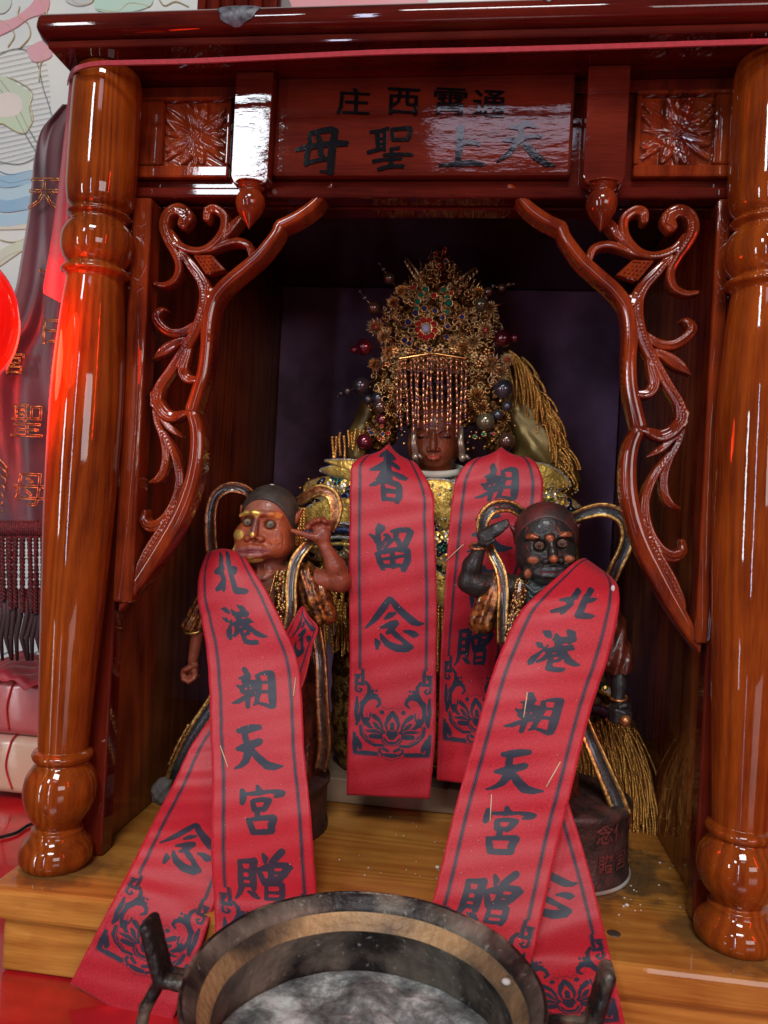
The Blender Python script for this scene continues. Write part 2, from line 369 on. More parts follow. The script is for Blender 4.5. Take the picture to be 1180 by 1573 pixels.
# plaque with lettering
xq = .0945; zq0, zq1 = zr1, zf(117)
pl = rb('name_plaque', (-xq+.002, .0085, zq0), (xq-.004, .0162, zq1), WPLAQ, .0022)
INK = mat('black_lacquer_lettering', (.004, .004, .005), rough=.08, bump=.06, scale=300, Specular_IOR_Level=.5)
def lettering(strokes, to, name, m, parent, res, pad=2, thick=0., soft=0):
    """flat or raised brush character; to(x,y,h)->world, h=1 is the raised top"""
    P = np.array([p for s in strokes for p in s]); lo = P[:, :2].min(0)-P[:, 2].max()-pad; hi = P[:, :2].max(0)+P[:, 2].max()+pad
    xs = np.arange(lo[0], hi[0], res); ys = np.arange(lo[1], hi[1], res); X, Y = np.meshgrid(xs, ys, indexing='ij')
    F = field(strokes, X, Y)
    V2, PP, B = msq(F, xs, ys)
    top = np.array([to(v[0], v[1], 1) for v in V2]); F3 = [tuple(p) for p in PP]; V3 = top
    if thick:
        bot = np.array([to(v[0], v[1], 0) for v in V2]); n = len(V2); V3 = np.vstack([top, bot]); F3 = F3+[(a, b, b+n, a+n) for a, b in B]
    return fixn(mk(name, V3, F3, m, parent, False))
def plaque_to(ox, oy, s):
    def f(x, y, h):
        p = U(ox+x/s, oy+y/s, .0085); p[1] -= .0001+.0007*h; return p
    return f
PG = [('180,470,14 180,560,18 160,620,20 150,700,18;185,470,16 270,450,20 340,440,24 375,450,20;370,460,24 350,560,28 340,660,30 335,760,26;330,760,16 260,755,8;75,595,12 150,575,20 270,555,22 400,545,24 455,545,20;150,695,16 250,670,16 330,660,14;240,480,16 260,550,22 260,620,22 290,660,12', 440, 110),
      ('640,460,12 720,450,14 770,430,12;690,470,20 695,590,18;745,450,14 740,590,14;690,512,7 740,507,7;690,552,7 740,547,7;620,612,14 700,590,14 745,585,9;800,450,16 805,510,14;800,440,13 930,430,17;940,440,16 925,510,14;805,518,13 920,515,12;800,585,9 850,580,12;740,632,12 850,627,14 950,630,12;660,680,14 740,667,12 870,660,10;795,590,16 790,720,16;700,740,14 780,718,14 880,718,15', 440, 110),
      ('235,430,30 228,540,30 215,670,22;250,540,18 320,535,20 375,550,14;75,710,10 200,702,20 320,692,22 410,705,12', 660, 110),
      ('610,425,12 680,420,24 740,395,22 790,420,12;690,420,20 690,520,20;570,520,14 650,520,22 740,495,14 835,490,16;660,540,24 590,630,20 510,685,6;730,560,28 800,640,30 880,700,22 950,712,6', 660, 110)]
for s, ox, oy in PG: lettering(parse(s), plaque_to(ox, oy, 4.917), 'lettering', INK, pl, 5, thick=1)
# small upper row of the plaque
def font_mesh(txt, size, res=3, bold=0.):
    c = bpy.data.curves.new('lettering', 'FONT'); c.body = txt; c.size = size; c.resolution_u = res; c.offset = bold; c.align_x = 'CENTER'; c.align_y = 'CENTER'
    o = bpy.data.objects.new('lettering', c); S.collection.objects.link(o); dg = bpy.context.evaluated_depsgraph_get(); me = o.evaluated_get(dg).to_mesh()
    V = np.array([v.co[:] for v in me.vertices]).reshape(-1, 3); F = [tuple(p.vertices) for p in me.polygons]
    o.evaluated_get(dg).to_mesh_clear(); bpy.data.objects.remove(o); bpy.data.curves.remove(c); return V, F
for ch, px, py, w_ in (('庄', 543, 157, 54), ('西', 620, 157, 52), ('霄', 692, 157, 54), ('通', 752, 160, 54)):
    V, F = font_mesh(ch, 1, 2, .012)
    if len(V):
        V = V-(V.max(0)+V.min(0))/2; k = w_/(V[:, 0].max()-V[:, 0].min()); kx, ky = k*.94, 42/(V[:, 1].max()-V[:, 1].min())
        P3 = []
        for x, y, _ in V: p = U(px+x*kx+.05*y*ky, py-y*ky+.05*x*kx, .0085); p[1] -= .0007; P3.append(p)
        fixn(mk('lettering', P3, F, INK, pl, False))
# square posts with turned drops
for sx in (-1, 1):
    xc = U(387 if sx < 0 else 932, 200, -.001)[0]; w = .0118; zt = .4983; z0 = zf(272, -.001)
    b = MB(); pr = [(-w, 0), (-w*.86, -.0035), (-w*.5, -.0055), (0, -.0063), (w*.5, -.0055), (w*.86, -.0035), (w, 0), (w, zt-z0), (-w, zt-z0)]
    b.prism([(xc+p[0], z0+p[1]) for p in pr], -.001, .0084); p = b.build('square_post', WPLAQ, shrine)
    m = p.modifiers.new('bevel', 'BEVEL'); m.width = .0009; m.segments = 2; m.limit_method = 'ANGLE'
    cz = zf(315, .0035); R = .0092
    prof = [(.0001, cz-.0158), (.0010, cz-.014), (.0028, cz-.0115), (.0055, cz-.0082), (.0078, cz-.0045), (R, cz), (.0088, cz+.004), (.0065, cz+.0075), (.0062, cz+.0085), (.0078, cz+.0092), (.0080, cz+.0105), (.0098, cz+.0125), (.0098, z0-.003)]
    MB().lathe(prof, 28, base=(xc, .0035, 0)).build('turned_drop', WCARV, p, True)
# flower tiles (carved height field)
def height_plate(name, fn, xs, zs, y0, ydepth, m, parent, closed=True):
    X, Z = np.meshgrid(xs, zs, indexing='ij'); H = fn(X, Z); nx, nz = X.shape
    V = [(X[i, j], y0-H[i, j], Z[i, j]) for i in range(nx) for j in range(nz)]
    F = [(i*nz+j, (i+1)*nz+j, (i+1)*nz+j+1, i*nz+j+1) for i in range(nx-1) for j in range(nz-1)]
    return fixn(mk(name, V, F, m, parent, True))
for sx in (-1, 1):
    c = U(299 if sx < 0 else 1040, 205 if sx < 0 else 200, .0125); xc, zc = c[0], c[2]; hs = .0208
    fr = MB(); o = hs+.0035; x0, x1 = (-.1898, xc+hs+.0032) if sx < 0 else (xc-hs-.0032, .1898)
    fr.box((x0, .0105, zr1+.0003), (x1, .0164, zc-hs), .0014); fr.box((x0, .0105, zc+hs), (x1, .0164, .4903), .0014)
    fr.box((x0, .0107, zc-hs+.0001), (xc-hs, .0164, zc+hs-.0001), .0014); fr.box((xc+hs, .0107, zc-hs+.0001), (x1, .0164, zc+hs-.0001), .0014)
    f = fr.build('tile_frame', WCARV, shrine)
    def fl(X, Z):
        x, z = (X-xc)/hs, (Z-zc)/hs; r = np.hypot(x, z); a = np.arctan2(z, x); H = np.zeros_like(x)
        for k in range(16):
            t = k*math.pi/8+(.1*math.sin(k*2.3)); L = min(1/max(abs(math.cos(t)), 1e-3), 1/max(abs(math.sin(t)), 1e-3))*.93
            u = x*math.cos(t)+z*math.sin(t); v = -x*math.sin(t)+z*math.cos(t); q = np.clip(u/L, 0, 1); w = .17*np.sin(np.pi*np.clip(q*.8+.12, 0, 1))**.8*(.75+.5*(k % 2))
            s = 1-(v/np.maximum(w, 1e-3))**2; h = np.where((u > .15) & (u < L) & (s > 0), (.0012+.0016*q)*np.sqrt(np.maximum(s, 0))*(1+.25*(k % 2))-.0007*np.exp(-(v/.022)**2), 0)
            H = np.maximum(H, h)
        s = 1-(r/.22)**2; dome = .0032*np.sqrt(np.maximum(s, 0))+np.where(s > 0, .0005*np.sin(x*60)*np.sin(z*60), 0); H = np.maximum(H, dome)
        return H+.0003*np.sin(z*17+x*9)
    height_plate('flower_carving', fl, np.linspace(xc-hs, xc+hs, 110), np.linspace(zc-hs, zc+hs, 110), .0155, 0, WCARV, f)
# carved arch brackets: one outline, mirrored for the other side
def c2(s): return [[(180+x/3.4706, 270+y/3.4706, w/3.4706) for x, y, w in st] for st in parse(s)]
def c3(s): return [[(160+x/4.1375, 600+y/4.1375, w/4.1375) for x, y, w in st] for st in parse(s)]
ARCH = c2('1185,28,12 1150,70,26 1100,115,32 1040,172,38 960,225,38 880,262,38;872,275,38 850,320,36 770,420,40 690,490,40 600,565,42 535,640,42 505,720,42 490,820,42 485,920,40 468,1050,42 430,1180,44 410,1240,46')+c3('580,165,50 600,240,54 604,350,56 592,470,58 565,590,60 520,720,62 470,830,64 400,950,64 320,1080,62 240,1200,56 165,1310,44 110,1395,24')
SCR = c2('205,575,12 260,582,18 315,550,22 335,480,24 310,410,24 275,340,28 255,270,32 275,205,34 330,180,38 372,215,38 355,258,30;290,300,14 330,365,22 400,398,22 470,392,22 530,350,24 570,290,26 575,220,26 530,178,24 490,188,24 480,228,20;430,415,12 500,395,16 580,362,20 650,350,22 705,372,22 722,425,20;540,365,8 590,310,26 640,250,28 690,205,10;345,405,16 400,480,30 450,550,32 475,620,36 470,700,36 440,790,30 400,870,28 350,950,28 290,1040,26 230,1130,28 210,1215,32;420,790,16 360,832,24 290,838,26 235,800,28 212,752,28 238,718,20 268,716,5;400,860,6 330,888,24 260,930,30 195,976,4;400,880,14 375,960,22 355,1030,28 378,1082,28 440,1088,20;500,620,30 505,640,30')
SCR += c3('330,30,36 345,80,38 385,140,40 440,168,40 500,152,30 545,140,20;320,90,16 340,200,20 380,300,24 398,400,26 385,500,26 350,560,26 292,582,7;360,170,14 430,245,24 495,295,4;385,270,16 440,380,24 475,480,28 485,580,28 462,690,30 420,780,34 360,845,38 295,862,40 255,825,30 262,772,18;480,640,14 440,800,42 380,900,48 300,1020,46 240,1120,32 210,1190,12')
def smst(S_): return [[tuple(p) for p in sph_smooth(st, 5)] if len(st) > 2 else st for st in S_]
ARCH = [[(x-3.0, y, w*.77) for x, y, w in st] for st in ARCH]; SCR = [[(x-.8, y, w*.93) for x, y, w in st] for st in SCR]; ARCH = smst(ARCH); SCR = smst(SCR)
def bracket(name, parent):
    xs = np.arange(186, 514, 1.0); ys = np.arange(286, 962, 1.0); X, Y = np.meshgrid(xs, ys, indexing='ij')
    Fa = field(ARCH, X, Y); Fs = field(SCR, X, Y)
    pp = U(500, 300, YF); u = np.linalg.norm(U(501, 300, YF)-pp)
    objs = []
    for part, F, strokes, amp, yback, d0 in (('arch_moulding', Fa, ARCH, 5.6, .027, 4), ('scrollwork', np.where(Fa > 3, -1, Fs), SCR, 6.2, .0215, 2)):
        V2, PP, B = msq(F, xs, ys)
        # rounded relief: height grows from the edge, crest line per stroke with a carved groove beside it
        f = field(strokes, V2[:, 0], V2[:, 1]); h = np.zeros(len(V2))
        for st in strokes:
            for a, b in zip(st[:-1], st[1:]):
                dx, dy = b[0]-a[0], b[1]-a[1]; t = np.clip(((V2[:, 0]-a[0])*dx+(V2[:, 1]-a[1])*dy)/(dx*dx+dy*dy+1e-9), 0, 1)
                w = a[2]+(b[2]-a[2])*t; d = np.hypot(V2[:, 0]-a[0]-t*dx, V2[:, 1]-a[1]-t*dy)/np.maximum(w, 1); sd = d*np.sign(dx*(V2[:, 1]-a[1])-dy*(V2[:, 0]-a[0])+1e-9)
                if part == 'scrollwork': q = np.where(d < 1, np.minimum(w/6, 1.2)*(.42+.62*np.abs((sd+1)/2)**1.5)*np.clip((1-d)/.2, 0, 1)**.5, 0)
                else: q = np.where(d < 1, np.clip(1-d**3, 0, 1)**.5*1.25-.16*np.exp(-((d-.6)/.08)**2), 0)
                h = np.maximum(h, q)
        ed = np.array([(p[i], p[(i+1) % len(p)]) for p in PP for i in range(len(p))]); bd = np.zeros(len(V2), bool); bd[np.array(B).ravel()] = True
        for _ in range(2):
            sm_ = np.zeros(len(V2)); ct = np.zeros(len(V2)); np.add.at(sm_, ed[:, 0], h[ed[:, 1]]); np.add.at(sm_, ed[:, 1], h[ed[:, 0]]); np.add.at(ct, ed[:, 0], 1); np.add.at(ct, ed[:, 1], 1); h = np.where(bd, h, .45*h+.55*sm_/np.maximum(ct, 1))
        h = h*amp*u; front = np.array([U(v[0], v[1], YF+.0025) for v in V2]); back = front.copy()
        front[:, 1] -= h; back[:, 1] = yback; n = len(V2)
        if name == 'r': front[:, 0] *= -1; back[:, 0] *= -1
        F3 = [tuple(p) for p in PP]+[tuple(i+n for i in reversed(p)) for p in PP]+[(a, b, b+n, a+n) for a, b in B]
        V3 = np.vstack([front, back])
        o = mk('carved_bracket' if part == 'arch_moulding' else part, V3, F3, WCARV, parent if not objs else objs[0], False); fixn(o); o.data.shade_smooth()
        m = o.modifiers.new('split', 'EDGE_SPLIT'); m.split_angle = 1.0
        objs.append(o)
    # cross-hatched leaf
    leaf = parse('430,440,6;440,445,10 500,470,34 540,480,34 580,510,10'); b = MB()
    c = lambda x, y: (lambda p: (p[0]*(-1 if name == 'r' else 1), p[1]-.0045, p[2]))(U(180+x/3.4706, 270+y/3.4706, YF+.004))
    for i in range(5):
        b.tube([c(430+i*22, 440+i*4), c(495+i*20, 535-i*5)], .0011, 5); b.tube([c(435+i*14, 445+i*20), c(520+i*14, 442+i*17)], .0010, 5)
    q = [c(425, 438), c(525, 440), c(590, 512), c(500, 540)]; b.add(q+[(x, y+.006, z) for x, y, z in q], [(0, 1, 2, 3), (4, 5, 6, 7), (0, 1, 5, 4), (1, 2, 6, 5), (2, 3, 7, 6), (3, 0, 4, 7)])
    b.build('hatched_leaf', WCARV, objs[0])
bracket('l', shrine); bracket('r', shrine)
# turned columns
CP = [(46, 88), (48, 96), (50, 106), (51, 130), (51.5, 200), (51.5, 262), (50, 285), (47, 300), (41, 308), (40, 311), (45, 314), (47, 317), (44, 321), (41, 324), (41, 328), (47, 336), (52, 348), (53.5, 362), (52, 377), (47, 390), (42, 397), (42, 400), (48, 403), (50.5, 407), (50, 411), (45, 415), (42, 419), (42, 424), (46, 460), (50, 520), (53, 580), (54, 640), (53.5, 720), (52, 800), (49, 880), (46, 960), (42.5, 1040), (39, 1120), (37, 1165), (37, 1172), (42, 1175), (45, 1180), (43, 1187), (39, 1190), (38, 1193), (44, 1202), (51, 1216), (54, 1234), (53, 1250), (47, 1270), (38, 1286), (33, 1293), (33, 1296), (38, 1299), (38, 1304), (42, 1312), (50, 1322), (54, 1334), (54, 1345), (51, 1352), (48, 1356)]
lp = [88, 362, 407, 1180, 1234, 1293, 1356]; rp = [72, 378, 424, 1288, 1343, 1400, 1466]
for sx in (-1, 1):
    prof = []; ax = []
    for hw, py in CP[::-1]:
        if sx < 0: c = U(151-(py-362)*.0675, py, 0)
        else: c = U(1176-(np.interp(py, lp, rp)-378)*.044, float(np.interp(py, lp, rp)), 0)
        prof.append((hw/2434, c[2])); ax.append(c[0])
    prof = np.array(prof); z0, z1 = prof[0, 1], prof[-1, 1]; prof[:, 1] = .0006+(prof[:, 1]-z0)*(.4983-.0006)/(z1-z0)
    A = np.polyfit(prof[:, 1], ax, 1); pf = sph_smooth(prof, 3)
    o = MB().lathe([(r, z) for r, z in pf], 64, axis=lambda z: (A[0]*z+A[1], 0)).build('turned_column', WCOL, shrine, True)
# knots in the shelf, screw plugs
for px, py in ((943, 1434), ):
    c = G(px, py); MB().lathe([(.0038, -.002), (.0038, .0002), (.003, .0006), (.0012, .0003)], 18, base=tuple(c)).build('dark_plug', mat('dark_plug', (.07, .05, .035), rough=.5), shrine, True)
rb('pedestal_step', (-.075, .142, .0005), (.075, .36, .020), mat('pale_step_wood', (.34, .23, .15), (.22, .13, .08), .6, scale=30, stretch=(.1, 1, 1)))
# ================================================================== RED SATIN SASHES
def satin():
    m = bpy.data.materials.new('red_satin'); N, L = nodes(m); b = N['Principled BSDF']
    setp(b, Roughness=.47, Sheen_Weight=.15, Sheen_Roughness=.4, Specular_IOR_Level=.35); b.inputs['Sheen Tint'].default_value = (1, .5, .55, 1)
    tc = N.new('ShaderNodeTexCoord'); n = N.new('ShaderNodeTexNoise'); n.inputs['Scale'].default_value = 2600; n.inputs['Detail'].default_value = 1
    mp = N.new('ShaderNodeMapping'); mp.inputs['Scale'].default_value = (1, 1, .45); L.new(tc.outputs['Object'], mp.inputs[0]); L.new(mp.outputs[0], n.inputs[0])
    r = N.new('ShaderNodeValToRGB'); r.color_ramp.elements[0].position = .3; r.color_ramp.elements[0].color = (.30, .008, .015, 1)
    r.color_ramp.elements[1].position = .72; r.color_ramp.elements[1].color = (.55, .022, .038, 1); L.new(n.outputs[0], r.inputs[0]); L.new(r.outputs[0], b.inputs['Base Color'])
    bp = N.new('ShaderNodeBump'); bp.inputs['Strength'].default_value = .25; bp.inputs['Distance'].default_value = .0003; L.new(n.outputs[0], bp.inputs['Height']); L.new(bp.outputs[0], b.inputs['Normal'])
    return m
SATIN = satin()
PRINT = mat('navy_print', (.022, .029, .050), (.012, .016, .030), .5, scale=2200, detail=1, Specular_IOR_Level=.4)
# glyph: strokes in tracing units, centre, units per sash percent, tilt of the sash where it was traced
GL = {
 '香': ('395,285,12 470,292,20 560,278,22 600,278,12;470,330,20 560,338,20 640,343,18;290,400,8 380,392,24 450,385,32;540,430,14 620,432,28 690,430,24 730,422,6;490,290,30 498,400,44 495,480,40;450,430,30 390,500,32 330,538,18 275,552,6;415,530,14 425,620,28 425,690,20;440,520,18 520,525,24 600,525,28;608,545,32 602,640,32 575,705,22;440,610,18 590,600,18;430,688,14 560,688,16', 500, 490, 9.5, 0),
 '留': ('375,1010,18 410,1045,34 380,1090,20;360,1050,20 365,1110,22 370,1170,26;275,1118,6 320,1150,20 360,1180,28;350,1180,30 380,1230,32 375,1285,22;400,1250,14 460,1160,12 470,1120,12;440,1120,12 490,1150,18 480,1220,14 430,1280,8;520,1080,14 600,1065,26 700,1060,26 740,1085,20;720,1110,34 690,1180,30 660,1240,32;570,1080,24 560,1140,26 590,1200,26;530,1180,14 440,1270,12;600,1230,24 650,1260,28;340,1340,12 450,1310,24 560,1285,20 690,1300,28;360,1340,24 385,1430,30 415,1500,24;690,1310,30 685,1410,34 640,1510,28;400,1398,11 520,1385,15 640,1358,13;520,1310,22 525,1480,26;420,1475,18 600,1468,18', 510, 1270, 9.5, 0),
 '念': ('480,520,24 430,600,34 340,730,32 280,800,18 220,858,5;500,520,22 570,620,34 650,700,36 740,775,38 800,800,22 850,796,6;440,745,12 490,705,30 540,685,12;395,850,12 450,830,24 510,800,26 550,790,26;555,800,26 500,870,28 460,910,16;500,880,24 570,950,28 610,985,18;330,985,8 350,1030,30 345,1095,12;385,925,6 410,980,24 460,1040,32 560,1085,38 670,1090,36 720,1070,22;700,1060,26 640,1010,22 610,970,14;640,890,8 700,900,26 750,925,34 780,930,16', 520, 830, 9.5, 0),
 '北': ('545,140,18 560,210,48 520,300,46;370,300,18 440,310,36 560,310,24;490,340,42 500,410,38 430,500,32 415,530,12;305,480,20 370,475,30 450,450,30;730,180,24 745,230,48 720,300,40;700,300,44 670,400,40 640,520,42 610,580,38;610,590,38 680,620,34 750,645,26 785,650,12;700,400,40 770,400,38 815,400,18', 560, 390, 11.8, 16),
 '港': ('255,660,8 300,690,32 325,720,20;190,775,6 225,805,26 250,830,10;310,820,4 240,890,12 170,960,32 140,1010,32 125,1040,10;390,720,14 410,770,32 420,830,30;520,700,14 560,750,40 550,800,36;370,760,10 460,790,30 590,800,24;300,880,18 400,880,34 560,885,26 590,905,8;430,830,34 430,900,26;330,920,28 280,980,22 210,1015,12;490,940,26 540,1040,36 600,1090,26 655,1110,6;375,955,14 440,952,18 465,980,20;465,985,18 440,1020,16 390,1030,12;355,965,20 340,1050,26 330,1100,30;330,1110,32 400,1140,26 470,1150,24 490,1140,12', 400, 920, 11.8, 16),
 '朝': ('350,160,26 385,220,30 370,270,32;290,270,6 340,255,22;340,300,24 430,290,18 490,285,12;265,365,8 310,385,22 350,345,20 440,330,22 480,335,20;460,350,22 440,400,18 400,440,22;320,420,22 400,445,20;385,365,10 395,400,10;220,570,6 280,545,20 350,490,18 450,440,14;390,420,26 385,500,24 385,590,18;490,215,20 515,300,24 500,420,24 480,530,18 455,560,6;520,185,12 600,160,24 650,160,24;640,170,38 650,300,38 655,430,42 660,540,30 640,560,18;510,290,12 620,275,12;510,402,14 620,385,14;500,530,10 570,540,16 640,560,20', 460, 370, 10.3, -4),
 '天': ('330,870,22 400,850,40 480,815,36 555,795,24;400,900,28 410,960,30;322,1080,18 380,1060,38 480,1005,40 555,960,34 580,945,14;430,1000,40 440,1100,40 410,1200,30 350,1270,18 290,1305,5;480,1070,30 560,1150,42 640,1215,46 720,1220,34 810,1200,6', 540, 1040, 10.3, -4),
 '宮': ('265,250,22 275,320,34 270,380,22;290,285,12 400,262,20;430,180,14 450,230,36;430,260,22 560,220,14 650,215,26 710,215,22;690,230,30 640,262,16 615,275,6;380,360,20 405,430,28;390,345,16 480,320,20 560,320,24;555,330,26 520,400,26 500,430,18;410,432,18 500,418,16;440,440,24 440,500,24;340,550,14 370,600,28 400,670,28;370,550,16 480,522,22 600,500,28;612,510,34 592,590,36 600,640,28;400,682,22 500,668,24 600,650,22', 480, 440, 10.6, -4),
 '贈': ('265,1020,14 285,1080,24 290,1200,26 290,1300,22;270,1020,16 400,1000,24;420,1000,34 410,1120,36 420,1220,32 425,1300,24;300,1110,14 400,1105,14;300,1200,14 400,1190,14;290,1275,18 430,1270,20;300,1300,26 280,1370,20 240,1440,5;370,1345,10 430,1370,28 470,1395,12;510,920,12 535,960,26 535,995,14;700,870,32 650,930,32 600,990,24;470,1080,16 500,1150,26 530,1230,22;470,1080,14 560,1050,34 620,1015,26 760,1000,24 800,1020,16;770,1030,32 720,1110,34 690,1150,22;600,1050,24 600,1180,26;520,1210,20 620,1170,26 700,1150,24;610,1100,14 700,1090,14;550,1260,14 555,1320,18 550,1390,14;560,1240,10 650,1215,22 700,1210,22;710,1220,26 715,1320,24 700,1380,18;560,1322,9 700,1302,11;560,1390,12 700,1370,14', 520, 1140, 10.6, -4)}
OP = '185,95,13 188,180,13 188,245,13;125,160,13 125,240,18;125,250,16 200,255,13;110,155,7 160,152,8;155,150,7 152,190,8 130,195,6;120,280,9 125,330,9 160,345,8 185,320,8 160,300,7;225,230,12 262,280,16 262,350,18 225,430,22 175,480,22 145,560,30;130,400,7 135,470,20 140,560,30 150,640,26 140,700,12;200,480,22 250,412,22 320,392,20 370,420,18 385,470,13 350,500,9;300,330,17;342,325,12;290,370,18 350,375,10;195,500,16 190,580,12 205,650,14 230,700,12;185,720,18 200,800,24 260,870,22 340,920,20 430,925,12;120,800,12 125,900,26 130,1000,24;130,1010,20 250,1016,20 370,1020,18;145,850,16 175,920,22 190,960,24;400,970,14 395,1000,12 430,1030,14;470,1030,18 525,1038,22;440,960,14 490,985,11;525,795,60;525,560,18 485,620,24 455,690,13 470,745,8;525,690,22 525,730,20;320,600,22 370,640,20 410,700,14 420,745,9;330,680,14 380,740,24 440,775,13;240,640,22 262,700,18 330,765,13;250,760,12 340,770,20 420,790,11;300,825,22 380,820,32 420,830,13;410,560,22;435,860,22 470,900,20 525,905,20;285,570,6 275,640,6'
ON = '480,745,6 485,680,7 525,635,9;432,800,4 430,860,5 470,905,5 525,920,5;300,655,9 370,672,8 408,745,5;245,752,7 340,738,6 420,775,4;190,700,4 230,840,5 330,905,5 430,905,4;150,420,5 165,500,5 152,580,5;175,830,5 215,920,6 208,985,6 165,1000,5 155,965,5;262,800,6 330,790,6 400,795,4;270,850,5 340,870,5 410,870,4;225,500,5 260,450,6 320,430,6 350,450,5;470,820,7 495,860,6 525,868,6;385,960,5 375,1000,5 420,1040,5;490,745,5 525,760,5'
OT = '400,525,2.6 427,497,2.6 455,532,2.6 510,508,2.6 525,515,2.6;108,1042,2.6 370,1048,2.6 420,1055,2.6 525,1095,2.6;95,140,2.4 95,270,2.4 105,330,2.4;210,80,2.4 210,220,2.4 245,235,2.4 280,290,2.4;240,560,2.6 265,700,2.6;100,770,2.4 108,1042,2.4'
def orn_field(u, v, h):
    """lotus border at the end of the sash; left half traced, right half mirrored"""
    x = np.where(u > 50.8, 101.6-u, u)*9.45+45; y = (153-v)*7.15*1.28*1.04+60  # tracing units
    return field(parse(OP), x, y), field(parse(ON), x, y), field(parse(OT), x, y)
def build_prints():
    """all print shapes in sash coordinates (u 0..100 across, v from the loose end), cached as 2-D meshes"""
    out = {}
    for k, (s, cx, cy, sc, tl) in GL.items():
        st = parse(s); a = math.radians(tl); ca, sa = math.cos(a), math.sin(a); R = []
        for q in st:
            R.append([(((x-cx)*ca+(y-cy)*sa)/sc, (-(x-cx)*sa+(y-cy)*ca)/sc, w/sc+.72) for x, y, w in q])
        P = np.array([p for q in R for p in q]); g = np.arange(-37, 37, .62); X, Y = np.meshgrid(g, g, indexing='ij')
        out[k] = msq(field(R, X, Y)-.05, g, g)[:2]
    us = np.arange(3, 97.9, .42); vs = np.arange(36, 158, .42); Ug, Vg = np.meshgrid(us, vs, indexing='ij')
    p, n, t = orn_field(Ug, Vg, 0); F = np.maximum(np.minimum(p+3.5, -n+1), t)/9.45
    out['orn'] = msq(F, us, vs)[:2]
    return out
PR = build_prints()
def spl(rows, v):
    rows = sorted(rows, key=lambda r: r[0]); A = np.array(rows, float); t = A[:, 0]; out = []
    D = A[:, 1:]; m = np.gradient(D, t, axis=0)
    i = np.clip(np.searchsorted(t, v, side='right')-1, 0, len(t)-2); h = (t[i+1]-t[i]); s = np.clip((v-t[i])/h, 0, 1)
    s = s[:, None]; h = h[:, None]; h00 = 2*s**3-3*s**2+1; h10 = s**3-2*s**2+s; h01 = -2*s**3+3*s**2; h11 = s**3-s**2
    return h00*D[i]+h10*h*m[i]+h01*D[i+1]+h11*h*m[i+1]
def sash_surface(rows, bulge, mid=None):
    """rows: v, Lx, Ly, Ldepth, Rx, Ry, Rdepth (photo position of both selvedges and their depth plane)"""
    R3 = []
    for v, lx, ly, ld, rx, ry, rd in rows:
        L = U(lx, ly, ld); Rr = U(rx, ry, rd); R3.append((v, *L, *Rr))
    def f(u, v, off=0.):
        u = np.asarray(u, float); v = np.asarray(v, float)
        def pos(u, v):
            D = spl(R3, v); t = (u/100)[:, None]; p = D[:, :3]*(1-t)+D[:, 3:]*t
            b = bulge(u/100, v); p[:, 1] -= b[0]+.00018*np.sin(v*.085+u*.03)+.00028*np.sin(v*.21-u*.06)+.0007*(np.abs(u/50-1))**6; p[:, 2] += b[1]; return p
        p = pos(u, v)
        if off:
            e = .4; a = pos(np.clip(u+e, -5, 105), v)-pos(np.clip(u-e, -5, 105), v); b = pos(u, v+e)-pos(u, v-e); n = np.cross(a, b); n /= np.linalg.norm(n, axis=1)[:, None]+1e-12
            n *= np.sign(-(n[:, 1:2])+1e-9)
            p = p+n*off
        return p
    return f
def sash_end(name, f, v0, v1, prints, parent, lines=True, hide=lambda u, v: True):
    nu, nv = 28, int((v1-v0)/3.2); us = np.linspace(0, 100, nu+1); vs = np.linspace(v0, v1, nv+1); Ug, Vg = np.meshgrid(us, vs, indexing='ij')
    P = f(Ug.ravel(), Vg.ravel()); F = [(i*(nv+1)+j, (i+1)*(nv+1)+j, (i+1)*(nv+1)+j+1, i*(nv+1)+j+1) for i in range(nu) for j in range(nv)]
    o = mk(name, P, F, SATIN, parent); fixn(o); m = o.modifiers.new('thickness', 'SOLIDIFY'); m.thickness = .00035; m.offset = 0
    OFF = .00034
    def put(nm, V2, PP):
        mk(nm, f(V2[:, 0], V2[:, 1], OFF), PP, PRINT, o, False)
    for ch, u0, vc in prints:
        V2, PP = PR[ch]
        if ch == 'orn': put('printed_lotus_border', V2, PP)
        else: put('printed_character', np.column_stack([V2[:, 0]+u0, vc-V2[:, 1]]), PP)
    if lines:
        for uc, du in ((11.9, 1.15), (88.5, 1.15)):
            vv = np.arange(150, v1-4, 3.); V2 = []; PP = []
            for a, w in ((uc, du), (uc-1.9, .22), (uc+1.9, .22)):
                n = len(V2); V2 += [(a-w, v) for v in vv]+[(a+w, v) for v in vv]; k = len(vv); PP += [(n+i, n+i+1, n+k+i+1, n+k+i) for i in range(k-1)]
            put('printed_border_line', np.array(V2), PP)
    return o
def ripple(a, ph, k=.035):
    return lambda u, v: (a*np.sin(v*k+ph+u*1.3)*np.ones_like(u), np.zeros_like(u))
ENDA = [('念', 50, 203), ('留', 49, 297), ('香', 48, 379), ('orn', 0, 0)]
ENDB = [('贈', 50, 166), ('宮', 50, 231), ('天', 50, 297), ('朝', 50, 363), ('港', 50, 434), ('北', 50, 486), ('orn', 0, 0)]
